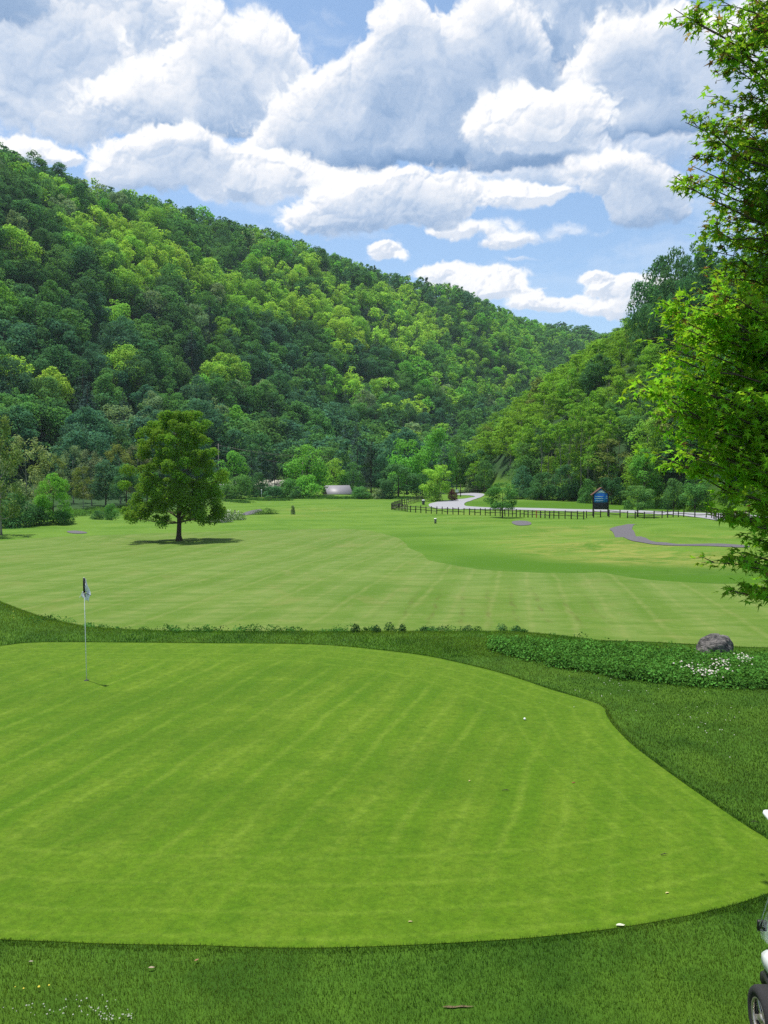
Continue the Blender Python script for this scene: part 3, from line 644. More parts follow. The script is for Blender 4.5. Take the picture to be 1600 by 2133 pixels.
# ------------------------------------------------------------------ trees and bushes on the valley floor
VT = [  # column, row of the tip, metres out, width in px, kind, tint, label
 (-6, 862, 78, 120, 'sparse', 'olive', 'drooping olive green tree half cut off by the left edge', {'name': 'willow_tree'}),
 (52, 905, 104, 130, 'sparse', 'pale', 'tall pale thinly leaved tree behind the dark bushes at the far left'),
 (108, 988, 94, 84, 'near_round', 'bright', 'round bright green tree standing apart before the pale woods'),
 (28, 1030, 90, 92, 'bush', 'dark', 'wide dark bush under the pale thin tree'),
 (75, 1052, 92, 60, 'bush', 'dark', 'dark bush at the foot of the round bright green tree'),
 (128, 1062, 93, 50, 'bush', 'mid', 'low bush tucked under the round bright tree'),
 (232, 1049, 106, 38, 'bush', 'mid', 'small round bush in the grass left of the lone maple'),
 (205, 1064, 104, 34, 'bush', 'dark', 'low dark bush beside the small round bush'),
 (188, 935, 150, 84, 'sparse', 'grey', 'grey green thin tree with bare trunks left of the woods'),
 (150, 928, 158, 80, 'sparse', 'sage', 'pale sage tree at the edge of the thin woods'),
 (218, 955, 146, 70, 'tall', 'blue', 'dark blue green tree in the middle of the thin woods'),
 (248, 925, 156, 84, 'sparse', 'olive', 'olive tinged sparse tree beside the lone maple'),
 (285, 922, 160, 80, 'sparse', 'grey', 'greyish sparse tree behind the left side of the lone maple'),
 (262, 962, 142, 66, 'tall', 'dark', 'dark slim tree against the sparse grey woods'),
 (305, 968, 148, 70, 'tall', 'mid', 'green tree hidden behind the lone maple crown'),
 (170, 968, 140, 55, 'locust', 'olive', 'slender tree with bare stem in front of the sage tree'),
 (100, 940, 150, 90, 'sparse', 'olive', 'yellowish thin tree above the round bright tree'),
 (487, 942, 200, 76, 'broad', 'bright', 'fluffy bright green tree just behind the lone maple'),
 (455, 985, 190, 60, 'broad', 'lime', 'yellow green tree touching the right side of the lone maple'),
 (545, 918, 196, 62, 'spruce', 'greyspruce', 'dark grey spruce beyond the shrubs, taller of the close pair'),
 (524, 932, 200, 46, 'spruce', 'greyspruce', 'slightly lower grey spruce of the close pair'),
 (572, 950, 205, 50, 'spruce', 'spruce', 'low dark spruce by the half hidden roof'),
 (640, 926, 190, 100, 'broad', 'bright', 'big rounded green tree behind the clipped shrubs'),
 (697, 955, 226, 62, 'broad', 'lime', 'yellow green tree above the pale metal roof'),
 (736, 962, 226, 56, 'broad', 'mid', 'medium green tree between the pale roof and the dark spruce'),
 (773, 916, 184, 66, 'spruce', 'spruce', 'tall dark spruce with pointed tip in the valley centre'),
 (744, 868, 236, 60, 'spruce', 'greyspruce', 'bluish grey pine rising behind the dark spruce'),
 (800, 935, 215, 50, 'broad', 'blue', 'blue green tree peeping out right of the dark spruce'),
 (848, 914, 208, 100, 'broad', 'bright', 'broad fresh green tree above the dark thicket'),
 (910, 895, 214, 84, 'broad', 'bright', 'tall fresh green tree where the valley narrows'),
 (925, 925, 200, 62, 'spruce', 'greyspruce', 'dusky grey conifer beside the road bend'),
 (952, 905, 220, 60, 'broad', 'mid', 'green tree tucked behind the dusky conifer'),
 (830, 968, 182, 96, 'broad', 'dark', 'dark green thicket tree left of the pale young tree'),
 (880, 985, 180, 54, 'broad', 'dark', 'dark tree just behind the pale young tree'),
 (805, 1000, 178, 48, 'bush', 'dark', 'dark round bush at the foot of the thicket'),
 (912, 965, 168, 82, 'small', 'lime', 'pale yellow green young tree by the white notice board'),
 (900, 1003, 166, 44, 'bush', 'lime', 'light green bush under the pale young tree'),
 (942, 1019, 170, 26, 'bush', 'purple', 'small purple leaved shrub next to the pale young tree'),
 (1047, 1002, 118.5, 82, 'small', 'mid', 'small round headed tree growing at the rail fence'),
 (1330, 1008, 118.0, 90, 'small', 'mid', 'small spreading tree at the fence beyond the blue sign'),
 (500, 990, 178, 64, 'bush', 'mid', 'big rounded shrub nearest the lone maple in the shrub row'),
 (536, 986, 184, 50, 'bush', 'dark', 'dome shaped shrub behind the white ball topped post'),
 (570, 1012, 180, 56, 'bush', 'dark', 'low dark shrub right of the white ball topped post'),
 (598, 998, 181, 58, 'bush', 'mid', 'pale tipped shrub in the middle of the shrub row'),
 (643, 990, 178, 70, 'bush', 'bright', 'large fresh green shrub left of the pale metal roof'),
 (622, 1014, 177, 50, 'bush', 'dark', 'dark low shrub before the large fresh green shrub'),
 (752, 1014, 178, 50, 'bush', 'mid', 'light shrub right of the pale metal roof'),
 (790, 1018, 178, 40, 'bush', 'sage', 'pale sage shrub at the right end of the shrub row'),
 (470, 1010, 176, 50, 'bush', 'mid', 'shrub at the very start of the shrub row by the maple'),
 (610, 1052, 126, 12, 'bush', 'sage', 'tiny tuft bush on the open slope beyond the maple'),
 (1350, 868, 152, 104, 'sparse', 'lime', 'tall pale yellow green tree at the foot of the right hill'),
 (1345, 930, 146, 74, 'tall', 'bright', 'bright green tree in front of the pale yellow green one'),
 (1450, 985, 138, 70, 'broad', 'mid', 'rounded tree at the wood edge behind the near maple twigs'),
 (1520, 960, 135, 80, 'broad', 'dark', 'dark tree at the wood edge near the right border'),
 (1590, 970, 132, 80, 'broad', 'mid', 'green tree at the wood edge cut by the right border'),
 (1405, 1000, 142, 56, 'bush', 'mid', 'leafy bush in the dark wood edge'),
 (1130, 985, 172, 60, 'broad', 'dark', 'dark low tree at the wood edge behind the fence tree'),
 (1175, 970, 168, 60, 'broad', 'dark', 'dark tree at the wood edge left of the blue sign'),
 (1090, 970, 182, 54, 'broad', 'blue', 'blue green tree just behind the small fence tree'),
 (1275, 985, 156, 56, 'broad', 'dark', 'dark tree at the wood edge right of the blue sign'),
 (1225, 1000, 160, 46, 'bush', 'mid', 'understorey bush behind the blue sign'),
 (1010, 960, 205, 44, 'broad', 'mid', 'tree at the road bend where the right hill begins'),
 (985, 985, 214, 40, 'bush', 'sage', 'pale shrub bank at the far end of the road'),
]
for row in VT:
    kw = row[7] if len(row) > 7 else {}
    pix_tree(*row[:7], **kw)
for n_, (px, top) in enumerate([(1128, 880), (1143, 862), (1158, 876), (1172, 850), (1186, 838), (1199, 856), (1213, 828), (1228, 846), (1241, 836), (1256, 860), (1272, 850), (1290, 872)]):
    w_ = ['leftmost', 'second', 'third', 'fourth', 'fifth', 'sixth', 'seventh', 'eighth', 'ninth', 'tenth', 'eleventh', 'last'][n_]
    pix_tree(px, top, 176-n_*1.4+3*(n_ % 3), 44, 'pole', 'locust', w_+' in the row of slender trees with tall bare pale trunks behind the blue sign', 'slender trees with bare pale trunks')
for n_, (px, top, Y) in enumerate([(1352, 552, 205), (1378, 530, 212), (1408, 508, 204), (1440, 496, 214), (1468, 506, 205), (1496, 520, 215), (1365, 600, 196), (1425, 570, 196)]):
    w_ = ['leftmost', 'second', 'third', 'fourth', 'fifth', 'sixth', 'lower front', 'lower right front'][n_]
    pix_tree(px, top+6, Y, 84, 'broad', 'dark', w_+' of the tall dark trees crowning the right hill', 'tall dark trees crowning the right hill')
for n_, px in enumerate(range(1075, 1600, 38)):
    w_ = ['first', 'second', 'third', 'fourth', 'fifth', 'sixth', 'seventh', 'eighth', 'ninth', 'tenth', 'eleventh', 'twelfth', 'thirteenth', 'fourteenth'][n_]
    pix_tree(px, 1014+random.uniform(-10, 8), 178-n_*2.6, random.uniform(52, 66), 'bush', random.choice(['dark', 'mid', 'dark']), w_+' thicket bush counting from the fence tree along the wood edge', 'thicket bushes along the wood edge')
def pixel(p):
    c, s_ = math.cos(PITCH), math.sin(PITCH); y, z = p[1], p[2]-4.54
    Yc = y*c - z*s_; return 800+1600*p[0]/Yc, 1066.5-1600*(z*c+y*s_)/Yc

# ------------------------------------------------------------------ woods on the slopes
def wood_points():
    r = np.random.default_rng(3); out = []
    def scatter(x0, x1, y0, y1, sp):
        gx, gy = np.meshgrid(np.arange(x0, x1, sp), np.arange(y0, y1, sp))
        return gx.ravel()+r.uniform(-.42, .42, gx.size)*sp, gy.ravel()+r.uniform(-.42, .42, gy.size)*sp
    zb = lambda x, y: np.interp(y, PY, PZ)
    # left slope and the far end
    x, y = scatter(-420, 560, 150, 900, 8.6); h = terrain(x, y)-zb(x, y)
    px = 800+1600*x/y; right = ((x-24)*0.925+(y-222)*0.38 > -6) & ((x-24)*.985-(y-222)*.17 > -6) & (y < 405)
    left = (~right) & ((h > 1.0) | (y > 245)) & (px > -110) & (px < 1720) & (y > 165)
    left &= ~((x > 12) & (y < 262)) & ~((px > 440) & (px < 975) & (y < 240))
    k = left
    for a, b in zip(x[k], y[k]): out.append((a, b, 'left'))
    x, y = scatter(-300, 1100, 900, 1500, 17); px = 800+1600*x/y
    for a, b in zip(x[(px > 700) & (px < 1700)], y[(px > 700) & (px < 1700)]): out.append((a, b, 'far'))
    x, y = scatter(15, 260, 60, 420, 6.6); p1 = (x-24)*.925+(y-222)*.38; p2 = (x-24)*.985-(y-222)*.17
    px = 800+1600*x/y; k = (p1 > -3) & (p2 > -5) & (px < 1720) & (p1 < 150)
    for a, b in zip(x[k], y[k]): out.append((a, b, 'right'))
    return out
WP = wood_points(); WZ = terrain(np.array([w[0] for w in WP]), np.array([w[1] for w in WP]))
# sunlit belt across the left slope, put into yellow green leaf tints, as (column, row) centres
SUN_BELT = [(190,470,60,22),(280,510,70,24),(380,560,80,26),(470,600,80,28),(560,640,80,34),(650,650,90,36),(740,690,80,36),(840,690,80,40),(800,620,90,20),(600,560,80,18),(880,660,50,22),(760,790,50,24),(850,860,40,24),(150,810,60,20),(260,760,40,18),(1050,790,30,20),(470,770,40,20),(30,760,40,18)]
wr = np.random.default_rng(17); TREES = []
for (x, y, side), z in zip(WP, WZ):
    px, py = pixel((x, y, z+8)); e = wr.random(); sc = wr.uniform(.75, 1.12)
    if side == 'right':
        p1 = (x-24)*.925+(y-222)*.38
        key = 'locust' if e < .90 else ('tall' if e < .96 else 'broad'); tint = 'locust' if e < .84 else ('olive' if e < .92 else ('dark' if e < .95 else 'mid'))
        if px > 1330 and p1 > 40: key, tint, sc = 'tall', ('dark' if e < .7 else 'mid'), wr.uniform(.95, 1.25)
        elif px > 1380 and e < .5: key, tint = 'broad', 'dark'
        sz = sc*.93
    else:
        b = max((1.15*math.exp(-((px-bx)/bw)**2-((py-by)/bh)**2) for bx, by, bw, bh in SUN_BELT), default=0)
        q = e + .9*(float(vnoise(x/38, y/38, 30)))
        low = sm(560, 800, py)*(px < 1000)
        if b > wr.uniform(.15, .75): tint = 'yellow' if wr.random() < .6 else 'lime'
        elif q < .28: tint = 'blue' if low else 'dark'
        elif q < .62: tint = 'dark' if wr.random() < .6 else 'mid'
        elif q < .92: tint = 'mid'
        elif q < 1.05: tint = 'sage' if wr.random() < .5 else 'bright'
        else: tint = 'lime'
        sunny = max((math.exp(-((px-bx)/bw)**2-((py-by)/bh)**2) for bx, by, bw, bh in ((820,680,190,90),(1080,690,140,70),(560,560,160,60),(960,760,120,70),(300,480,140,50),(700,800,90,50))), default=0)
        if sunny > wr.uniform(.15, .9): tint = {'dark': 'mid', 'blue': 'mid', 'mid': 'bright' if wr.random() < .6 else 'lime', 'sage': 'lime'}.get(tint, tint)  # sunlight on these parts of the slope is painted as lighter leaf tints
        if side == 'far' and tint in ('yellow', 'lime', 'bright'): tint = 'mid'
        key = 'broad' if wr.random() < .7 else 'tall'
        if wr.random() < .05 and low: key, tint = 'spruce', 'greyspruce'
        sz = sc*(.95 if side == 'left' else 1.5)
        if side == 'left': sz *= 1.36 - .34*sm(260, 600, y)
    TREES.append(dict(x=x, y=y, z=z, side=side, key=key, tint=tint, s=sz, w=sz*wr.uniform(1.08, 1.36)*(1.7 if side == 'far' else 1.0), rz=wr.uniform(0, 6.28), i=int(wr.integers(0, 9))))
# which ones show: paint them from far to near into a small picture of ids
W_, H_ = 320, 427; ids = -np.ones((H_, W_), int)
order = sorted(range(len(TREES)), key=lambda i: -TREES[i]['y'])
yy, xx = np.mgrid[0:H_, 0:W_]
gx_ = np.array([800+0*xx[0]]); last = None
for i in order:
    t = TREES[i]; h, w = SIZE[t['key']]; cx, cy_ = pixel((t['x'], t['y'], t['z']+h*t['s']*.55)); k = 1600/t['y']/5
    rx, ry = w*t['w']/2*k*.95, h*t['s']/2*k*.95; cx /= 5; cy_ /= 5
    a0, a1, b0, b1 = max(0, int(cx-rx)), min(W_, int(cx+rx)+2), max(0, int(cy_-ry)), min(H_, int(cy_+ry)+2)
    if a0 >= a1 or b0 >= b1: continue
    m = ((xx[b0:b1, a0:a1]-cx)/rx)**2 + ((yy[b0:b1, a0:a1]-cy_)/ry)**2 < 1; ids[b0:b1, a0:a1][m] = i
ids[int(1040/5):] = -1
ids[:, int(1440/5):] = np.where(yy[:, int(1440/5):] > -1, -1, -1)       # behind the near maple
for (px, top, Y, wpx, *_r) in VT: ids[int(top/5):int(1045/5), max(0, int((px-wpx*.42)/5)):int((px+wpx*.42)/5)] = -1
ids[860//5:1100//5, 280//5:460//5] = -1
cnt = np.bincount(ids[ids >= 0].ravel(), minlength=len(TREES))
fam = lambda t: {'locust': 'locust_tree', 'spruce': 'spruce_tree'}.get(t['key'], 'broadleaf_tree')
chosen = set()
for f_, lim in (('broadleaf_tree', 262), ('locust_tree', 150), ('spruce_tree', 30)):
    c_ = sorted([i for i in range(len(TREES)) if fam(TREES[i]) == f_ and cnt[i] >= 5], key=lambda i: -cnt[i])[:lim]; chosen |= set(c_)
WORD = {'dark': 'dark green', 'mid': 'mid green', 'yellow': 'bright yellow green', 'lime': 'light yellow green', 'blue': 'bluish dark green', 'sage': 'pale sage', 'bright': 'fresh green', 'greyspruce': 'dusky grey', 'locust': 'feathery yellow green', 'olive': 'olive green'}
ORD = ['', 'second ', 'third ', 'fourth ', 'fifth ', 'sixth ', 'seventh ', 'eighth ', 'ninth ', 'tenth ', 'eleventh ', 'twelfth ', 'thirteenth ', 'fourteenth ', 'fifteenth ', 'sixteenth ', 'seventeenth ', 'eighteenth ', 'nineteenth ', 'twentieth ']
def zone(t, px, py):
    if t['side'] == 'right':
        v = 'on the crest' if py < 720 else ('on the upper slope' if py < 800 else ('halfway up' if py < 880 else ('low on the slope' if py < 950 else 'at the foot')))
        if py < 720: v = 'near the crest'
        c = 'of the right hill, ' + ('road bend side' if px < 1080 else ('above the fence tree' if px < 1180 else ('above the blue sign' if px < 1300 else 'near the close maple')))
        return v + ' ' + c
    if t['side'] == 'far': return 'on the distant ridge closing the valley'
    sky = np.interp(px, [0, 200, 450, 600, 800, 1000, 1200], [300, 390, 460, 510, 575, 625, 660]); f = (py-sky)/(1000-sky)
    v = 'on the ridge line' if f < .09 else ('below the ridge' if f < .24 else ('high on the left hill' if f < .40 else ('halfway up the left hill' if f < .58 else ('low on the left hill' if f < .78 else 'at the left hill foot'))))
    c = 'above the pale woods' if px < 150 else ('left of the lone maple' if px < 270 else ('behind the lone maple' if px < 450 else ('above the shrub row' if px < 580 else ('over the pale roof' if px < 720 else ('over the dark spruce' if px < 830 else ('over the young tree' if px < 960 else 'by the valley gap'))))))
    return v + ' ' + c
bins = {}
for i in chosen:
    t = TREES[i]; h, w = SIZE[t['key']]; px, py = pixel((t['x'], t['y'], t['z']+h*t['s']*.6)); t['px'] = px
    bins.setdefault((fam(t), WORD[t['tint']], zone(t, px, py)), []).append(i)
for (f_, col, zn), li in sorted(bins.items()):
    li.sort(key=lambda i: TREES[i]['px'])
    for n_, i in enumerate(li):
        t = TREES[i]; kind = {'locust_tree': 'locust', 'spruce_tree': 'spruce', 'broadleaf_tree': 'tree'}[f_]
        pre = ORD[n_] if n_ else ('leftmost ' if len(li) > 1 else '')
        lab = f"{pre}{col} {kind} {zn}" if col else ''
        lab = lab.replace('leftmost feathery', 'leftmost').replace('bright yellow green', 'yellow green').replace(' slope of the right hill, ', ' slope, right hill, ').replace('near the crest of the right hill', 'crest of right hill').replace('side', '')
        lab = ' '.join(lab.split()); t['lab'] = lab
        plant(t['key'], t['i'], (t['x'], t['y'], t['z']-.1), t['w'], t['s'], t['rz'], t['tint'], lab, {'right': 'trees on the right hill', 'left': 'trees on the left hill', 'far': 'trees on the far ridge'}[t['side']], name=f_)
# the rest of the woods: too many to count, one mass of leaves per hill
def mass(name, sides, label):
    r = np.random.default_rng(41); V_, T_, A_ = [], [], []; protos = {}
    for key, H, Rr, base, kind, lob in (('broad', 12, 4.6, 1.5, 'round', 22), ('tall', 14, 3.8, 2.5, 'oval', 22), ('locust', 13, 4.2, 3.2, 'spread', 22), ('spruce', 15, 3.6, 1, 'cone', 30)):
        for lod, (n, leaf) in enumerate(((900, .72), (420, 1.0), (230, 1.35))):
            for s_ in range(3):
                P, N, *_q = crown_pts(60+s_, n, H, Rr, base, profs(kind), lobes=lob, lobe_r=.38, flat=.45 if key == 'locust' else 1.0)
                V, _ = leafcards(P, N, leaf, r); protos[key, lod, s_] = (V, r.uniform(0, 1, n))
    for i, t in enumerate(TREES):
        if i in chosen or t['side'] not in sides: continue
        lod = 0 if t['y'] < 330 else (1 if t['y'] < 620 else 2)
        V, var = protos[t['key'], lod, t['i'] % 3]; c, s_ = math.cos(t['rz']), math.sin(t['rz'])
        X = (V[:, 0]*c-V[:, 1]*s_)*t['w']+t['x']; Y = (V[:, 0]*s_+V[:, 1]*c)*t['w']+t['y']; Z = V[:, 2]*t['s']+t['z']
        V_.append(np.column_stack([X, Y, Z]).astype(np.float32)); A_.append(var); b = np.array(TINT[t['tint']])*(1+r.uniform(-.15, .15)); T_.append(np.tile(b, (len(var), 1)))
    V = np.concatenate(V_); n = len(V)//4
    me = mkmesh(name, V, np.arange(n*4, dtype=np.int32).reshape(n, 4), M_LEAFA, fattr={'var': np.concatenate(A_), 'tint': np.concatenate(T_)})
    tag(ob(name, me), label, 'woodland', kind='stuff'); return n
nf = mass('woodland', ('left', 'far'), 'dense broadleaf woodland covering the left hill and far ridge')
nf2 = mass('hill_woodland', ('right',), 'dense feathery woodland covering the steep right hill')
print('woods', len(TREES), 'chosen', len(chosen), 'faces', nf, nf2, 'bins', len(bins))

# ------------------------------------------------------------------ the lone maple
def lone_maple():
    b = at(373, 1127); H, Rr, base = 11.75, 4.7, 1.55
    root = empty('maple_tree', (b[0], b[1], b[2]-.05), 0, 'lone dark green maple standing on the mown fairway', 'tree')
    cm, cs, rs = crown_mesh('crown', 77, 66000, .165, H, Rr, base, 'maple', M_MAPLE, lobes=230, lobe_r=.15, flat=.78, up=.6, shell=.5, asym=.22)
    c = ob('crown', cm, root); c.color = (.135, .275, .030, 1)
    r = np.random.default_rng(5); mb = MB(); n = 12; zs = np.linspace(-.2, H*.86, n); w = np.cumsum(r.normal(size=(n, 2))*.05, 0); w -= w[0]
    rad = .24*(1-.9*np.linspace(0, 1, n)**.8)+.01; rad[0] = .42; rad[1] = .23; zs[1] = .55; pts = np.column_stack([w, zs]); mb.tube(pts, rad, 12)
    lb = MB()
    for k in range(56):
        c_ = cs[r.integers(len(cs))]; d = math.hypot(c_[0], c_[1]); z0 = np.clip(c_[2]-d*.35, 1.7, H*.8)
        p0 = np.array([np.interp(z0, zs, pts[:, 0]), np.interp(z0, zs, pts[:, 1]), z0]); mid = (p0+c_)/2 + np.array([0, 0, d*.05*r.normal()])
        t = np.linspace(0, 1, 7)[:, None]; q = (1-t)**2*p0+2*t*(1-t)*mid+t*t*c_; q[1:-1] += r.normal(size=(5, 3))*.05
        lb.tube(q, (.02+.055*(1-z0/H))*(1-.8*t[:, 0]), 6)
    mb.build('trunk', M_BARK, root, True); lb.build('limbs', M_BARK, root, True)
lone_maple()

# ------------------------------------------------------------------ the close maple at the right edge
def leaf_shapes():
    """a five lobed maple leaf as a fan around its stalk end"""
    out = [(0, -.05)]
    for a, rr, v in ((-118, .42, .26), (-62, .62, .24), (0, 1.0, .26), (62, .62, .24), (118, .42, None)):
        t = R(a); out.append((rr*math.sin(t), rr*math.cos(t)+.12))
        if v: t2 = R(a+30); out.append((v*math.sin(t2), v*math.cos(t2)+.12))
    return np.array(out)
LS = leaf_shapes()
def maple_leaves(P, D, size, r):
    """P stalk ends, D drooping direction of each blade"""
    n = len(P); D = D/np.linalg.norm(D, axis=1, keepdims=True); up = np.tile([0, 0, 1.0], (n, 1)) + r.normal(size=(n, 3))*.38
    S_ = np.cross(D, up); S_ /= np.linalg.norm(S_, axis=1, keepdims=True); Nn = np.cross(S_, D); s = (size*r.uniform(.6, 1.25, n))[:, None, None]
    L = LS[None, :, :]; curl = (np.abs(L[..., 0:1])*-.20 - (L[..., 1:2]**2)*.16)
    V = P[:, None, :] + s*(L[..., 0:1]*S_[:, None, :] + L[..., 1:2]*D[:, None, :] + curl*Nn[:, None, :])
    m = len(LS); tri = np.array([[0, i, i+1] for i in range(1, m-1)], np.int32)
    F_ = (np.arange(n, dtype=np.int32)[:, None, None]*m + tri[None]).reshape(-1, 3)
    return V.reshape(-1, 3), F_, m-2
def close_maple():
    r = np.random.default_rng(9); base = np.array([8.3, 10.6, 0.0]); root = empty('maple_tree', base, 0, 'close maple with star shaped leaves filling the right edge', 'tree')
    TIPS = [(1404,18,9.3),(1440,40,9.4),(1470,88,9.2),(1500,40,10),(1560,60,9.6),(1512,118,9.6),(1560,190,9.4),(1580,130,10.2),(1590,60,10.4),
            (1428,255,9.1),(1450,262,9.3),(1480,290,9.4),(1505,215,9.7),(1545,235,10.1),(1470,320,9.2),(1404,366,9.0),(1440,345,9.2),(1440,378,9.3),(1490,420,9.5),(1500,370,9.9),(1560,300,10),(1560,400,9.6),(1590,350,10.5),
            (1462,470,9.2),(1490,490,9.5),(1540,470,10),(1590,460,9.4),(1470,520,9.4),(1475,555,9.8),(1520,545,9.6),(1580,560,10),
            (1384,632,8.8),(1400,645,9.0),(1440,610,9.2),(1470,640,9.5),(1520,620,9.9),(1570,640,9.4),(1395,708,8.9),(1420,735,9.0),(1460,700,9.3),(1510,710,9.7),(1560,720,10.2),
            (1330,800,8.5),(1350,815,8.7),(1375,790,8.9),(1410,805,9.1),(1450,780,9.4),(1500,800,9.8),(1560,790,9.2),(1365,868,8.6),(1385,915,8.8),(1375,950,8.9),(1420,860,9.0),(1440,905,9.2),(1480,880,9.5),(1530,870,9.9),(1400,970,9.1),(1450,950,9.3),(1500,940,9.6),(1570,930,9.3),
            (1550,815,8.3),(1590,830,8.5),(1560,960,8.5),(1580,980,8.7),(1525,1025,8.6),(1560,1030,8.8),(1590,1010,9.1),(1590,900,9.6),
            (1462,1065,8.6),(1480,1072,8.8),(1505,1068,9.0),(1540,1080,9.2),(1580,1075,9.5),(1590,1110,9.0),(1560,1120,9.3),
            (1482,1172,8.7),(1510,1165,8.9),(1545,1160,9.1),(1585,1180,9.4),(1530,1235,8.8),(1560,1225,9.0),(1590,1235,9.3),(1575,1140,9.6)]
    rr_ = np.random.default_rng(33)
    for k in range(46):
        py = rr_.uniform(600, 985); lo = np.interp(py, [600, 700, 800, 880, 985], [1410, 1410, 1352, 1385, 1410]); TIPS.append((lo+rr_.uniform(0, 130), py, rr_.uniform(8.6, 9.8)))
    for k in range(118):
        py = rr_.uniform(-60, 1240) if k < 70 else rr_.uniform(-40, 600); lo = np.interp(py, [0, 180, 260, 360, 470, 620, 800, 950, 1060, 1150, 1240], [1500, 1590, 1500, 1490, 1500, 1450, 1440, 1450, 1540, 1580, 1590])
        if 1085 < py < 1145: continue
        TIPS.append((rr_.uniform(lo, 1700), py, rr_.uniform(9.2, 12.5)))
    trunk = MB(); zs = np.linspace(-.2, 12.4, 14); w = np.cumsum(r.normal(size=(14, 2))*.07, 0); w -= w[0]; pts = np.column_stack([w, zs]); trad = .24*(1-.85*np.linspace(0, 1, 14)); trad[0] = .40
    trunk.tube(pts, trad, 14); limbs = MB(); TP, TD, TI = [], [], []
    for ti, (px, py, Y) in enumerate(TIPS):
        d = pix_ray(px, py); tip = np.array([d[0]*Y/d[1], Y, 4.54+d[2]*Y/d[1]]) - base
        dist = math.hypot(tip[0], tip[1]); z0 = np.clip(tip[2]-dist*.42+r.normal()*.2, 1.6, 11.8); p0 = np.array([np.interp(z0, zs, w[:, 0]), np.interp(z0, zs, w[:, 1]), z0])
        mid = p0*.45+tip*.55 + np.array([0, 0, .10*dist]) + r.normal(size=3)*.12
        t = np.linspace(0, 1, 12)[:, None]; q = (1-t)**2*p0 + 2*t*(1-t)*mid + t*t*tip; q[1:-1] += r.normal(size=(10, 3))*.03
        lr = (.010+.0052*dist)*(1-.9*t[:, 0]); limbs.tube(q, lr, 6)
        for m_ in range(17):                                   # side twigs on the outer part
            s_ = r.uniform(.36, 1.0)**.7; p = np.array([np.interp(s_, t[:, 0], q[:, j]) for j in range(3)]); dr = tip-p0; dr /= np.linalg.norm(dr)
            side = np.cross(dr, [0, 0, 1.0])*r.choice([-1, 1]); ln = r.uniform(.18, .55)*(1.25-s_*.6); dd = dr*r.uniform(.3, .9)+side*r.uniform(.3, 1.0)+np.array([0, 0, r.uniform(-.20, .10)]); dd /= np.linalg.norm(dd)
            tw = np.array([p, p+dd*ln*.5+[0, 0, .02], p+dd*ln-[0, 0, .03]]); limbs.tube(tw, [.006, .004, .0025], 4, False)
            for l_ in range(11):
                f = r.uniform(.15, 1.08); pp = p+dd*ln*f + r.normal(size=3)*.035; TP.append(pp); e = dd*.7+r.normal(size=3)*.55; e[2] -= .35; TD.append(e); TI.append(py)
    P = np.array(TP); D = np.array(TD); V, F_, nf_ = maple_leaves(P, D, .088, r); reach = np.array(TI); q = r.uniform(0, 1, len(P))
    red = (r.uniform(0, 1, len(P)) < np.where(reach < 640, .10, .01)); base_c = np.array([.185, .385, .026]); tint = base_c[None]*(.82+.36*r.uniform(0, 1, (len(P), 1)))
    tint[reach < 560] *= np.array([.98, .92, .95]); tint[(reach > 600) & (reach < 1000)] *= np.array([1.25, 1.18, 1.1]); tint[red] = np.array([.20, .14, .05])*(.8+.4*r.uniform(0, 1, (red.sum(), 1)))  # sunlit middle sprays: the sun is put into a brighter leaf tint
    me = mkmesh('crown', V, F_, M_CLOSE, fattr={'var': np.repeat(q, nf_), 'tint': np.repeat(tint, nf_, 0)}); ob('crown', me, root)
    trunk.build('trunk', M_BARK, root, True); limbs.build('limbs', M_BARK, root, True)
M_CLOSE = leafmat('close_leaves', 'attr', 0.5, 0.0, 0.6)
close_maple()

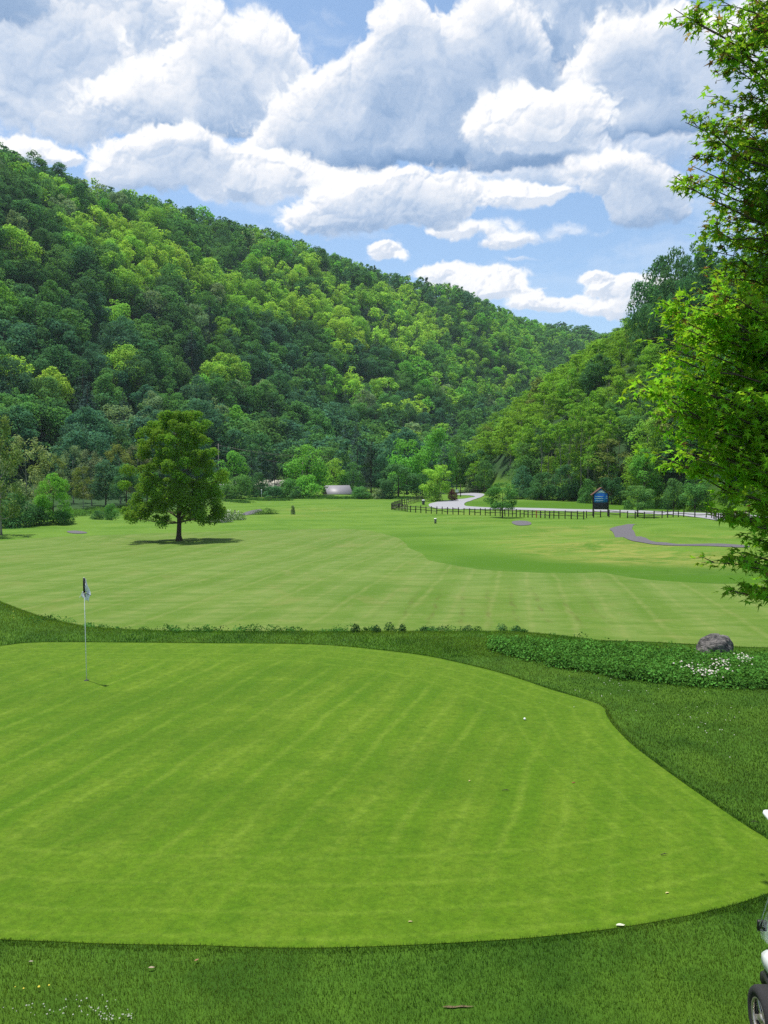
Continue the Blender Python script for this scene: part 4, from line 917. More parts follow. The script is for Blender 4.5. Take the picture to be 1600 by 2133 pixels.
# ------------------------------------------------------------------ grass, weeds and flowers (uncountable)
def blades(name, x, y, h, w, col, label, colvar=.38, lean=.45, cat='grass', z0=None, seed=1):
    r = np.random.default_rng(seed); n = len(x); z = (terrain(x, y) if z0 is None else z0)
    a = r.uniform(0, 2*math.pi, n); h = h*r.uniform(.5, 1.3, n); w = w*r.uniform(.7, 1.3, n); la = r.uniform(0, 2*math.pi, n); ll = h*lean*r.uniform(.1, 1.5, n)
    ca, sa = np.cos(a)*w/2, np.sin(a)*w/2; bx, by = np.cos(la)*ll, np.sin(la)*ll
    V = np.stack([np.column_stack([x-ca, y-sa, z-.004]), np.column_stack([x+ca, y+sa, z-.004]), np.column_stack([x+bx*.4+ca*.7, y+by*.4+sa*.7, z+h*.6]), np.column_stack([x+bx*.4-ca*.7, y+by*.4-sa*.7, z+h*.6]), np.column_stack([x+bx, y+by, z+h])], 1).reshape(-1, 3)
    b = np.arange(n, dtype=np.int32)[:, None]*5; Fq = [None]
    quads = b+np.array([[0, 1, 2, 3]], np.int32); tris = b+np.array([[3, 2, 4]], np.int32)
    idx = np.concatenate([quads, tris], 1).reshape(-1)
    me = bpy.data.meshes.new(name); me.vertices.add(len(V)); me.vertices.foreach_set('co', V.astype(np.float32).ravel()); me.loops.add(len(idx)); me.loops.foreach_set('vertex_index', idx)
    me.polygons.add(2*n); st = (np.arange(n, dtype=np.int32)[:, None]*7+np.array([[0, 4]], np.int32)).ravel(); me.polygons.foreach_set('loop_start', st)
    cv = np.asarray(col)[None] if np.ndim(col) == 1 else col
    tint = cv*(1+r.uniform(-colvar, colvar, (n, 1))) ; tint = tint*np.array([1, 1, 1]) + np.zeros((n, 3))
    for nm, arr in (('var', np.repeat(r.uniform(.2, .8, n), 2)),): at_ = me.attributes.new(nm, 'FLOAT', 'FACE'); at_.data.foreach_set('value', arr.astype(np.float32))
    at_ = me.attributes.new('tint', 'FLOAT_COLOR', 'FACE'); c4 = np.ones((2*n, 4), np.float32); c4[:, :3] = np.repeat(tint, 2, 0); at_.data.foreach_set('color', c4.ravel())
    me.materials.append(M_GRASSB); me.update(calc_edges=True); return tag(ob(name, me), label, cat, kind='stuff')
M_GRASSB = leafmat('grass_blades', 'attr', 0.25, 0.03, 0.6)
def rnd_area(n, x0, x1, y0, y1, r): return r.uniform(x0, x1, n), r.uniform(y0, y1, n)
def rough_cols(x, y):
    # clumps of clover and dry blades
    m = np.clip(.5+1.2*vnoise(x*1.1, y*1.1, 3)+.9*vnoise(x*3.1, y*3.1, 4)+1.0*vnoise(x*9, y*9, 44)+.7*vnoise(x*22, y*22, 45), 0, 1)[:, None]; d = np.clip(.4+1.6*vnoise(x*.8+9, y*.8, 6), 0, 1)[:, None]
    c = np.array([.036, .100, .008])*(1-m)+np.array([.085, .175, .016])*m
    return c*(1-.55*d)+np.array([.130, .190, .020])*.55*d
r = np.random.default_rng(101)
x, y = rnd_area(230000, -4.6, 5.6, 4.6, 8.3, r); k = (np.abs(x) < y*.56+.2) & ~inside(GREEN, x, y); x, y = x[k], y[k]
blades('rough_grass', x, y, .029, .0042, rough_cols(x, y), 'dark mown rough grass in the foreground', seed=2)
x, y = rnd_area(440000, 0.3, 11, 7.4, 19.5, r); k = (np.abs(x) < y*.56+.3) & ~inside(GREEN, x, y); x, y = x[k], y[k]
k = r.uniform(0, 1, len(x)) < np.clip((9/y)**1.3, 0, 1); x, y = x[k], y[k]
c = rough_cols(x, y); c = c*np.interp(y, [8, 12, 16], [.95, 1.05, 1.25])[:, None]
blades('rough_grass', x, y, .032, .0052*(1+.03*y), c*.92, 'dark rough grass sloping up beside the right of the green', seed=3)
x, y = rnd_area(190000, -14, 15, 17.4, 24.6, r); k = (np.abs(x) < y*.56+.5) & ~inside(GREEN, x, y) & ~inside(FAIR, x, y) ; x, y = x[k], y[k]
c = rough_cols(x, y)*np.array([[1.4, 1.45, 1.2]])
blades('rough_grass', x, y, .055, .012, c, 'longer rough grass in the dip beyond the green', seed=4)
# blades leaning over the cut edge of the green
e = smooth_poly(GREEN, 8) if False else GREEN
L_ = np.linalg.norm(np.roll(e, -1, 0)-e, axis=1); pk = np.random.default_rng(6); idx = pk.choice(len(e), 26000, p=L_/L_.sum()); tt = pk.uniform(0, 1, 26000)[:, None]
q = e[idx]*(1-tt)+np.roll(e, -1, 0)[idx]*tt; cen = e.mean(0); out_ = (q-cen)/np.linalg.norm(q-cen, axis=1, keepdims=True); q = q+out_*pk.uniform(-.006, .09, (len(q), 1))
k = (q[:, 1] < 21) & (np.abs(q[:, 0]) < q[:, 1]*.6); q = q[k]
blades('fringe_grass', q[:, 0], q[:, 1], .032, .005, 1.15*rough_cols(q[:, 0], q[:, 1]), 'long grass fringe standing along the cut edge of the green', seed=8)
# short sward of the green close to the camera gives it a nap
x, y = rnd_area(380000, -7, 7, 6.8, 13, r); k = (np.abs(x) < y*.54+.1) & inside(GREEN, x, y); x, y = x[k], y[k]; k = r.uniform(0, 1, len(x)) < np.clip((7/y)**2, 0, 1); x, y = x[k], y[k]
m = np.clip(.42+1.7*vnoise(x*.55, y*.9, 13)+1.1*vnoise(x*5, y*8, 14)+1.0*vnoise(x*14, y*22, 15), 0, 1)[:, None]
qs = x*math.cos(R(19))-y*math.sin(R(19))+.35*vnoise(x*.5, y*.5, 70); m = np.clip(m + (.22*sm(-.35, .35, np.sin(qs*math.pi/.62)) + .38*sm(.17, 0, np.abs(qs/.62-np.floor(qs/.62)-.5)) - .2)[:, None], 0, 1.25)
blades('putting_green_nap', x, y, .010, .0045, np.array([.044, .112, .003])*(1-m)+np.array([.105, .200, .010])*m, 'close mown sward of the putting green', seed=9, lean=.9)

def weeds(name, cx, cy_, n, leaf, hgt, label, col, seed, spread=.35, mats=None):
    r = np.random.default_rng(seed); k = r.integers(0, len(cx), n); hs = hgt*r.uniform(.5, 1.25, len(cx)); rad = spread*r.uniform(.6, 1.3, len(cx))
    th = r.uniform(0, 2*math.pi, n); u = r.uniform(0, 1, n)**.5; v = r.uniform(.02, 1, n)**.6; x = cx[k]+rad[k]*u*np.cos(th); y = cy_[k]+rad[k]*u*np.sin(th)
    z = terrain(x, y)+hs[k]*v*np.sqrt(np.clip(1-u*u*.85, 0.05, 1)); P = np.column_stack([x, y, z]); N = np.column_stack([np.cos(th)*u, np.sin(th)*u, np.full(n, .9)])+r.normal(size=(n, 3))*.5
    V, Fq = leafcards(P, N, leaf, r); pl = r.uniform(.5, 1.5, len(cx)); tint = np.asarray(col)[None]*pl[k][:, None]
    me = mkmesh(name, V, Fq, M_LEAFA, fattr={'var': r.uniform(0, 1, n), 'tint': tint}); return tag(ob(name, me), label, 'plants', kind='stuff')
r = np.random.default_rng(55); cx, cy_ = [], []
for k in range(1500):                                           # the ditch thickens to the right
    px = r.uniform(1030, 1680); lo = np.interp(px, [1030, 1150, 1300, 1450, 1600], [1352, 1385, 1412, 1428, 1432]); hi = np.interp(px, [1030, 1150, 1300, 1450, 1600, 1680], [1341, 1345, 1352, 1362, 1372, 1376])
    p = at(px, r.uniform(hi, lo)+2)
    if p is not None and p[1] < 24: cx.append(p[0]); cy_.append(p[1])
cx, cy_ = np.array(cx), np.array(cy_)
weeds('ditch_weeds', cx, cy_, 52000, .060, .26, 'leafy dark green weeds filling the ditch below the boulder', (.075, .20, .034), 1, .24)
cx = r.uniform(-9.5, 6.5, 150); cy_ = 20.6+r.uniform(-.5, 1.6, 150); big = r.uniform(0, 1, 150)
k = big > .3; weeds('bank_weeds', cx[k], cy_[k], 6000, .05, .22, 'low weeds growing along the bank behind the green', (.050, .150, .030), 2, .22)
x = np.array([-.75, -.2, .15, .5, 1.1, 1.3, 1.6, 2.3, 3.2, 3.6]); weeds('tall_bank_weeds', x, 20.3+0*x+r.uniform(-.2, .5, 10), 2200, .04, .24, 'taller weed clumps at the middle of the bank behind the green', (.05, .13, .045), 3, .16)
def flowers(name, pix, n, size, label, col, h, seed, sp=.25, y_=None):
    r = np.random.default_rng(seed); P = []
    for k in range(n):
        px, py, sx, sy = pix[r.integers(len(pix))]; p = at(px+r.normal()*sx, py+r.normal()*sy)
        if p is None: continue
        P.append((p[0], p[1], p[2]+h*r.uniform(.7, 1.15)))
    P = np.array(P); Vs, Fs = [], []; m = 0
    for p in P:                                                  # little domed heads of petals
        s_ = size*r.uniform(.6, 1.3); ring = [(p[0]+s_*math.cos(a), p[1]+s_*math.sin(a), p[2]) for a in np.arange(6)*math.pi/3]
        ring2 = [(p[0]+s_*.6*math.cos(a), p[1]+s_*.6*math.sin(a), p[2]+s_*.55) for a in np.arange(6)*math.pi/3]
        Vs += ring+ring2+[(p[0], p[1], p[2]+s_*.8)]; Fs += [[m+i, m+(i+1) % 6, m+6+(i+1) % 6, m+6+i] for i in range(6)]+[[m+6+i, m+6+(i+1) % 6, m+12] for i in range(6)]; m += 13
    me = mkmesh(name, Vs, Fs, simple(name+'_petals', col, .7, vary=.08), True); return tag(ob(name, me), label, 'flowers', kind='stuff')
flowers('white_flowers', [(1440,1408,14,5), (1470,1420,16,4), (1500,1408,14,6), (1505,1400,10,4), (1556,1392,11,5), (1545,1388,8,4), (1480,1425,14,3)], 150, .020, 'white blossoms among the ditch weeds near the boulder', (.50, .46, .42), .24, 4)
flowers('clover_flowers', [(130,2112,30,6), (205,2116,20,6), (160,2095,60,10), (222,2126,14,4), (80,2110,40,10), (270,2124,12,4)], 75, .0065, 'scattered white clover heads in the near rough', (.30, .32, .25), .035, 5)
flowers('yellow_flowers', [(25,1284,10,4), (110,1280,8,2), (70,2068,30,6), (1270,1397,6,2)], 14, .009, 'a few yellow flowers dotted in the rough', (.6, .5, .05), .05, 6)
r = np.random.default_rng(8)
flowers('daisy_flowers', [(1380,1445,120,25), (1300,1430,60,15), (1500,1500,60,40)], 70, .009, 'tiny pale flowers speckling the rough right of the green', (.4, .42, .34), .03, 7)

# ------------------------------------------------------------------ flagstick, ball, leaves
M_WHITE = simple('white_paint', (.80, .80, .78), .4, vary=.04); M_BLACK = simple('black_cloth', (.012, .012, .014), .7, vary=.2); M_CLOTH = simple('white_cloth', (.80, .81, .86), .8, vary=.08, scale=30)
M_DARKW = simple('dark_wood', (.035, .027, .022), .85, vary=.4, scale=8, bump=.4); M_GREYW = simple('grey_wood', (.22, .20, .17), .85, vary=.3, scale=8, bump=.4)
fb_ = np.append(flat_at(180.5, 1418), .004); Hf = 4.54 + pix_ray(180.5, 1203)[2]/pix_ray(180.5, 1203)[1]*fb_[1]
fl = empty('flagstick', fb_, 0, 'white flagstick with limp black and white flag in the hole', 'flagstick')
MB().tube([(0, 0, -.1), (0, 0, .9), (0, 0, Hf)], [.0095, .0085, .0065], 10).build('pole', M_WHITE, fl, True)
MB().tube([(0, 0, -.08), (0, 0, .006)], [.054, .054], 20).build('cup', M_BLACK, fl)
def flag():
    """a limp triangular pennant: rows hang from the sleeve, folded down on itself"""
    nu, nv = 26, 16; V = []; F_ = []
    for i in range(nu):
        u = i/(nu-1)
        for j in range(nv):
            v = j/(nv-1); drop = u**1.15
            x = .015+ .135*math.sin(min(1, u*1.15)*math.pi*.5)*(.25+.75*v) - .03*u*u*v; y = .030*math.sin(u*9+v*2.2)*u + .018*math.sin(v*7+u*4)
            z = -.30*v*(1-.45*u) - .22*drop*(.55+.45*v); V.append((x, y, z))
    F_ = [[i*nv+j, i*nv+j+1, (i+1)*nv+j+1, (i+1)*nv+j] for i in range(nu-1) for j in range(nv-1)]
    o = ob('flag', mkmesh('flag', V, F_, M_CLOTH, True), fl, (0, 0, Hf-.01)); so = o.modifiers.new('solid', 'SOLIDIFY'); so.thickness = .002
    V = []; nu = 12                                              # the flap that swings behind the pole
    for i in range(nu):
        for j in range(8):
            u, v = i/(nu-1), j/7; V.append((-.004-.125*u*(.5+.5*v), .03+.02*math.sin(u*6+v*3), -.27-.13*v-.05*u*(1-v)*1.0-.02*math.sin(u*8)))
    F_ = [[i*8+j, i*8+j+1, (i+1)*8+j+1, (i+1)*8+j] for i in range(nu-1) for j in range(7)]
    o2 = ob('flag_flap', mkmesh('flag_flap', V, F_, M_CLOTH, True), fl, (0, 0, Hf-.01)); o2.modifiers.new('solid', 'SOLIDIFY').thickness = .002
    V = []
    for i in range(nu):
        for j in range(10):
            u, v = i/(nu-1), j/9; V.append((.012+.11*u-.03*u*v, -.012-.02*math.sin(u*7), -.30-.18*v*(1-.35*abs(u-.75))-.015*math.sin(u*9)))
    F_ = [[i*10+j, i*10+j+1, (i+1)*10+j+1, (i+1)*10+j] for i in range(nu-1) for j in range(9)]
    o3 = ob('flag_fold', mkmesh('flag_fold', V, F_, M_CLOTH, True), fl, (0, 0, Hf-.02)); o3.modifiers.new('solid', 'SOLIDIFY').thickness = .002
flag()
MB().tube([(.004, -.012, Hf-.01), (.004, -.014, Hf-.15), (.003, -.012, Hf-.315)], [.019, .021, .020], 10).build('sleeve', M_BLACK, fl, True)
hb = MB(); hb.tube([(.012, -.03, Hf-.335), (.06, -.035, Hf-.330), (.11, -.03, Hf-.352), (.140, -.02, Hf-.375)], [.007, .006, .006, .004], 6); hb.tube([(.02, -.035, Hf-.33), (.028, -.036, Hf-.40)], [.013, .009], 6); hb.build('hem', M_BLACK, fl, True)
def ball():
    p = flat_at(1093, 1501); bm = bmesh.new(); bmesh.ops.create_icosphere(bm, subdivisions=4, radius=.0214)
    rr = np.random.default_rng(2); dirs = rr.normal(size=(260, 3)); dirs /= np.linalg.norm(dirs, axis=1, keepdims=True)
    for v in bm.verts:
        n = np.array(v.co)/.0214; dd = 1-np.max(dirs@n); v.co *= 1-.02*max(0, 1-dd/.004)
    me = bpy.data.meshes.new('golf_ball'); bm.to_mesh(me); bm.free(); me.materials.append(M_WHITE); me.polygons.foreach_set('use_smooth', [True]*len(me.polygons))
    tag(ob('golf_ball', me, None, (p[0], p[1], .030)), 'white golf ball lying on the right of the green', 'ball')
ball()
def fallen(px, py, size, col, rz, label, name='fallen_leaf', cat='leaf'):
    p = flat_at(px, py); z = float(terrain(*p)); inn = bool(inside(GREEN, p[0:1], p[1:2])[0]); z += .012 if inn else .028; V = []; F_ = []; n, m = 9, 5
    for i in range(n):
        u = i/(n-1); w = math.sin(math.pi*min(1, u*.92+.06))**.8*.42
        for j in range(m): v = (j/(m-1)-.5)*2; V.append(((u-.5)*size, v*w*size*.5, size*(.07*v*v+.04*math.sin(u*5)+.01)))
    F_ = [[i*m+j, (i+1)*m+j, (i+1)*m+j+1, i*m+j+1] for i in range(n-1) for j in range(m-1)]
    me = mkmesh(name, V, F_, simple(name+'_skin', col, .7, vary=.25, scale=60), True); o = ob(name, me, None, (p[0], p[1], z)); o.rotation_euler = (0, 0, rz); tag(o, label, cat)
fallen(1293, 1930, .09, (.55, .58, .42), .1, 'pale curled leaf lying near the front edge of the green')
fallen(1390, 1862, .05, (.45, .42, .16), .5, 'yellowish small leaf near the right end of the green')
fallen(1195, 1632, .055, (.26, .11, .04), .4, 'small rust brown leaf on the right half of the green')
fallen(978, 1628, .05, (.42, .34, .16), 1.2, 'small tan leaf in the middle of the green')
fallen(855, 1922, .045, (.35, .30, .14), .2, 'tiny tan leaf just inside the front edge of the green')
fallen(316, 2022, .055, (.30, .23, .16), .2, 'pale dead leaf lying in the foreground rough')
fallen(410, 2006, .045, (.26, .13, .07), .8, 'reddish dead leaf in the foreground rough')
fallen(65, 2009, .04, (.26, .22, .17), .2, 'greyish dead leaf in the rough at the lower left')
for (px, py, L_2, rz, lab) in ((1054, 1649, .11, .05, 'dark twig lying in the middle of the green'), (1384, 1783, .09, .15, 'dark thin twig near the right side of the green'), (1572, 1715, .08, -.1, 'short dark twig at the right edge of the green')):
    p = flat_at(px, py); mb = MB(); mb.tube([(-L_2/2, 0, 0), (0, .004, .004), (L_2/2, -.003, 0)], [.004, .0045, .002], 6); mb.tube([(0, .003, .004), (L_2*.22, .02, .006)], [.003, .0015], 5)
    o = mb.build('twig', M_DARKW, None, True, (p[0], p[1], .021)); o.rotation_euler = (0, 0, rz); tag(o, lab, 'twig')

# ------------------------------------------------------------------ boulder
def boulder():
    p = at(1487, 1362); bm = bmesh.new(); bmesh.ops.create_icosphere(bm, subdivisions=6, radius=1.0); co = np.array([v.co[:] for v in bm.verts])
    x, y, z = co.T; n = .16*vnoise(x*1.7+3, y*1.7+z*2.1, 61)+.10*vnoise(x*4+z*3, y*4-z*2, 62)+.05*vnoise(x*10+z*8, y*10+z*5, 63)+.02*vnoise(x*26+z*17, y*26-z*12, 64)
    sc = co*(1+n)[:, None]; sc[:, 2] = sc[:, 2] - .22*np.clip(-sc[:, 0], 0, 1)*(sc[:, 2] > 0); sc[:, 0] += .15*sc[:, 2]*(sc[:, 0] > 0)
    for v, c in zip(bm.verts, sc): v.co = (c[0]*.54, c[1]*.42, c[2]*.50+.06)
    me = bpy.data.meshes.new('boulder'); bm.to_mesh(me); bm.free(); me.polygons.foreach_set('use_smooth', [True]*len(me.polygons))
    m, T = mat('stone'); P = T.n('ShaderNodeTexCoord').outputs['Object']; a = T.noise(P, 5, 8, .7); b = T.noise(P, 22, 6, .7)
    c = T.mix(T.ss(a, .35, .65), (.045, .043, .045), (.19, .175, .165)); c = T.mix(T.m('MULTIPLY', T.ss(b, .55, .75), .8), c, (.38, .37, .34)); c = T.mix(T.m('MULTIPLY', T.ss(T.noise(P, 9, 5, .6), .6, .7), .7), c, (.02, .02, .02))
    bs = T.n('ShaderNodeBsdfPrincipled', ins={'Base Color': c, 'Roughness': .92, 'Specular IOR Level': .2}); bp = T.n('ShaderNodeBump', ins={'Strength': .9, 'Distance': .04, 'Height': T.m('ADD', a, b)})
    T.l.new(bp.outputs[0], bs.inputs['Normal']); T.l.new(bs.outputs[0], T.out.inputs[0]); me.materials.append(m)
    tag(ob('boulder', me, None, (p[0], p[1], p[2])), 'rounded grey boulder beside the weedy ditch', 'boulder')
boulder()

# ------------------------------------------------------------------ rail fences
def fence(pts, spacing, h, label, rails=(.82, .45), pw=.14, mats=M_DARKW, seed=0, special=None, zwob=.0):
    r = np.random.default_rng(seed); P = [at(*p) for p in pts]; P = np.array([p for p in P if p is not None])[:, :2]; sg = np.linalg.norm(np.diff(P, axis=0), axis=1); cum = np.concatenate([[0], np.cumsum(sg)])
    n = max(2, int(cum[-1]/spacing)+1); s_ = np.linspace(0, cum[-1], n); X = np.interp(s_, cum, P[:, 0]); Y = np.interp(s_, cum, P[:, 1]); Z = terrain(X, Y)
    o0 = np.array([X[0], Y[0], Z[0]]); root = empty('rail_fence', o0, 0, label, 'fence')
    for i in range(n):
        hh = h*r.uniform(.92, 1.08); mb = MB(); mb.box(0, 0, hh/2-.15, pw, pw*.8, hh+.3, rz=r.uniform(-.4, .4), b=.012); mb.box(0, 0, hh+.005, pw*.8, pw*.62, .03)
        mt = M_ORANGE if special is not None and i == special else mats
        q = mb.build('post', mt, root, loc=np.array([X[i], Y[i], Z[i]])-o0); q.rotation_euler = (r.normal()*.02, r.normal()*.02, 0)
    for i in range(n-1):
        for rh in rails:
            a = np.array([X[i], Y[i], Z[i]+h*rh+r.normal()*.05])-o0; b = np.array([X[i+1], Y[i+1], Z[i+1]+h*rh+r.normal()*.05])-o0
            mb = MB(); d = (b-a)/np.linalg.norm(b-a); mid = (a+b)/2+[0, 0, -.02]; mb.tube([a-d*.1, mid, b+d*.1], [.045, .06, .045], 6)
            if r.random() < .93: mb.build('rail', M_GREYW if r.random() < .35 else mats, root)
M_ORANGE = simple('orange_wood', (.45, .10, .03), .8, vary=.2)
fence([(816,1062),(850,1066.5),(900,1070),(950,1072),(1000,1073.5),(1050,1075.5),(1100,1078),(1160,1080.5),(1216,1082)], .88, 1.15, 'dark split rail fence curving along the near side of the road', seed=1, special=38)
fence([(1222,1079),(1260,1077),(1290,1078),(1330,1081),(1375,1079.5),(1424,1077),(1480,1079),(1560,1084)], 1.75, 1.1, 'dark rail fence running under the blue sign to the right', seed=2)
fence([(817,1060),(838,1053),(862,1047.5),(886,1042),(905,1038),(919,1035)], 1.35, 1.25, 'dark rail fence leg climbing towards the white notice board', seed=3)
fence([(842,1034),(870,1033),(912,1031.5)], 3.2, 1.0, 'low rail fence running level behind the notice board', seed=4, rails=(.8,))
fence([(938,1029.5),(962,1028.5),(985,1027.5),(1002,1027)], 3.0, 1.1, 'rail fence at the far bend of the road', seed=5)

# ------------------------------------------------------------------ signs, posts, bins
def base_at(px, py): return at(px, py)
def blue_sign():
    b = at(1251, 1075.5); s_ = b[1]/1600; root = empty('sign_board', b, .02, 'large blue sign board with brown gable roof behind the fence', 'sign')
    hw = 15.6*s_; zr = lambda row: 4.54 + pix_ray(1251, row)[2]/pix_ray(1251, row)[1]*b[1] - b[2]
    for sx in (-1, 1): MB().box(sx*hw, 0, zr(1030)/2-.2, .20, .20, zr(1030)+.4, b=.015).build('post', M_DARKW, root)
    zb, zm, zt = zr(1061), zr(1046.5), zr(1029)
    MB().box(0, 0, (zb+zm)/2, 2*hw-.2, .10, zm-zb, b=.01).build('lower_panel', simple('dark_panel', (.022, .022, .03), .6, vary=.15), root)
    M_BLUE = simple('blue_panel', (.015, .20, .95), .45, vary=.12, scale=3)
    pts = [(-hw+.1, zm), (hw-.1, zm), (hw-.1, zt), (0, zr(1018.5)), (-hw+.1, zt)]
    V = [(x, -.06, z) for x, z in pts]+[(x, .06, z) for x, z in pts]; Fc = [[0, 1, 2, 3, 4], [9, 8, 7, 6, 5]]+[[i, i+5, (i+1) % 5+5, (i+1) % 5] for i in range(5)]
    pn = ob('blue_panel', mkmesh('blue_panel', V, Fc, M_BLUE), root)
    M_PALE = simple('pale_lettering', (.75, .88, 1.0), .5, vary=.05); M_SKYB = simple('light_blue_mark', (.16, .48, .85), .5, vary=.05)
    for row in (1034, 1038.3, 1043):
        z = zr(row); MB().box(-.62*hw*.1-.25, -.068, z, 1.15*hw, .012, .10).build('text_line', M_PALE, pn); MB().box(-hw+.32, -.070, z, .20, .014, .17, b=.004).build('arrow_mark', M_SKYB, pn)
    for row in (1033.6, 1037.8): MB().box(hw-.28, -.068, zr(row), .26, .012, .09).build('text_line', M_PALE, pn)
    z0 = zr(1027.2); L_ = [(-.72*hw, 0), (-.4*hw, .18), (-.22*hw, .42), (.05*hw, .50), (.3*hw, .44), (.46*hw, .20), (.72*hw, -.02), (.3*hw, .06), (0, .12), (-.35*hw, .06)]
    V = [(x, -.066, z0+z) for x, z in L_]+[(x, -.080, z0+z) for x, z in L_]; n = len(L_); Fc = [list(range(n)), list(range(n, 2*n))[::-1]]+[[i, i+n, (i+1) % n+n, (i+1) % n] for i in range(n)]
    ob('emblem', mkmesh('emblem', V, Fc, M_PALE), pn)
    MB().box(0, -.068, zr(1028.8), 1.5*hw, .012, .07).build('emblem_underline', M_SKYB, pn)
    M_RF = simple('brown_roof', (.10, .045, .03), .8, vary=.3, scale=10, bump=.4); ap = np.array([0, zr(1015.5)])
    for sx, name in ((-1, 'roof'), (1, 'roof')):
        e_ = np.array([sx*(hw+.42), zr(1031.5)]); d = e_-ap; L2 = np.linalg.norm(d); mid = (ap+e_)/2; ang = math.atan2(d[1], d[0])
        M = Matrix.Translation((mid[0], 0, mid[1])) @ Matrix.Rotation(-ang, 4, 'Y'); MB().box(0, 0, 0, L2, .9, .09, M=M, b=.01).build(name, M_RF, root)
blue_sign()
def board(px, prow, brow, w, h, name, label, cat, col=(.7, .72, .72), postc=None):
    b = at(px, brow); s_ = b[1]/1600; zc = 4.54+pix_ray(px, prow)[2]/pix_ray(px, prow)[1]*b[1]-b[2]; root = empty(name, b, random.uniform(-.2, .2), label, cat)
    MB().box(0, .05, zc/2, .10, .10, zc+.3, b=.01).build('post', postc or M_DARKW, root); MB().box(0, 0, zc, w*s_, .05, h*s_, b=.008).build('board', simple('board_face', col, .5, vary=.06), root)
    return root, zc, s_
rt, zc, s_ = board(911, 1026.5, 1034, 7, 8.5, 'notice_board', 'small white notice board on the fence by the young tree', 'sign')
MB().box(0, -.04, zc, .25, .02, .5).build('dark_stripe', M_BLACK, rt)
board(952, 1022.5, 1031, 6.5, 6, 'road_sign', 'white sign by the road just past the purple shrub', 'sign')
board(905, 1019, 1030, 4, 3, 'road_sign', 'tiny pale sign seen beyond the notice board', 'sign') if False else None
def stick(px, top, bot, rad, name, label, matl, cat, ball_=False, cap=None, Y=None):
    b = at(px, bot) if Y is None else None
    if Y is not None: d = pix_ray(px, bot); x = d[0]*Y/d[1]; b = np.array([x, Y, float(terrain(x, Y))])
    zt = 4.54+pix_ray(px, top)[2]/pix_ray(px, top)[1]*b[1]-b[2]; root = empty(name, b, 0, label, cat)
    MB().tube([(0, 0, -.2), (0, 0, zt*.5), (0, 0, zt)], [rad, rad*.95, rad*.8], 10).build('pole', matl, root, True)
    if ball_:
        bm = bmesh.new(); bmesh.ops.create_uvsphere(bm, u_segments=14, v_segments=10, radius=rad*2.2); me = bpy.data.meshes.new('ball_top'); bm.to_mesh(me); bm.free(); me.materials.append(M_WHITE); ob('ball_top', me, root, (0, 0, zt))
    return root, zt, b
stick(545, 1021, 1037, .07, 'marker_post', 'white post with round ball top before the shrub row', M_WHITE, 'post', True)
stick(489.5, 1062, 1070, .11, 'marker_post', 'short dark post beside the white flowering shrubs', M_DARKW, 'post', False)
stick(916.5, 1030, 1045.5, .09, 'wooden_post', 'dark brown post standing right of the notice board', M_DARKW, 'post')
stick(959.5, 1008, 1035, .11, 'wooden_post', 'tall thin brown post at the roadside past the white sign', M_DARKW, 'post')
stick(994, 1003, 1026, .10, 'marker_post', 'pale grey pole beyond the far end of the road', M_GREYW, 'post', Y=225)
rt, zt, b = stick(456.5, 924, 1040, .12, 'utility_pole', 'pale wooden utility pole rising behind the lone maple', M_GREYW, 'utility pole', Y=215)
MB().box(0, 0, zt-.5, 1.9, .12, .12, rz=.5, b=.01).build('crossarm', M_GREYW, rt)
for k, (dz, ex, ez) in enumerate(((-.45, 30, -3.0), (-.45, 31, -3.8), (-1.6, 30, -5.2))):
    t = np.linspace(0, 1, 14); mb = MB(); mb.tube(np.column_stack([t*ex, t*18+(k-1)*.5, zt+dz+t*ez-2.2*4*t*(1-t)*.4]), .028, 5); mb.build('wire', M_GREYW, rt, True)
stick(631, 950, 1036, .12, 'utility_pole', 'second utility pole half hidden behind the big rounded tree', M_GREYW, 'utility pole', Y=233)
def bin_(px, top, bot, w, label, col, rim):
    b = at(px, bot); s_ = b[1]/1600; h = 4.54+pix_ray(px, top)[2]/pix_ray(px, top)[1]*b[1]-b[2]; root = empty('litter_bin', b, 0, label, 'bin')
    MB().tube([(0, 0, -.05), (0, 0, .08*h), (0, 0, h*.84)], [w*s_*.40, w*s_*.42, w*s_*.47], 18).build('body', simple('bin_body', col, .6, vary=.2), root, True)
    MB().tube([(0, 0, h*.84), (0, 0, h*.9), (0, 0, h)], [w*s_*.55, w*s_*.56, w*s_*.42], 18).build('lid', simple('bin_lid', rim, .5, vary=.05), root, True)
bin_(907, 1079.5, 1090.5, 5.5, 'small bin with white rim on the open grass before the fence', (.10, .12, .07), (.72, .72, .70))
bin_(882, 1041, 1051, 6.5, 'dark bin with white lid beside the fence leg', (.05, .055, .05), (.7, .72, .74))

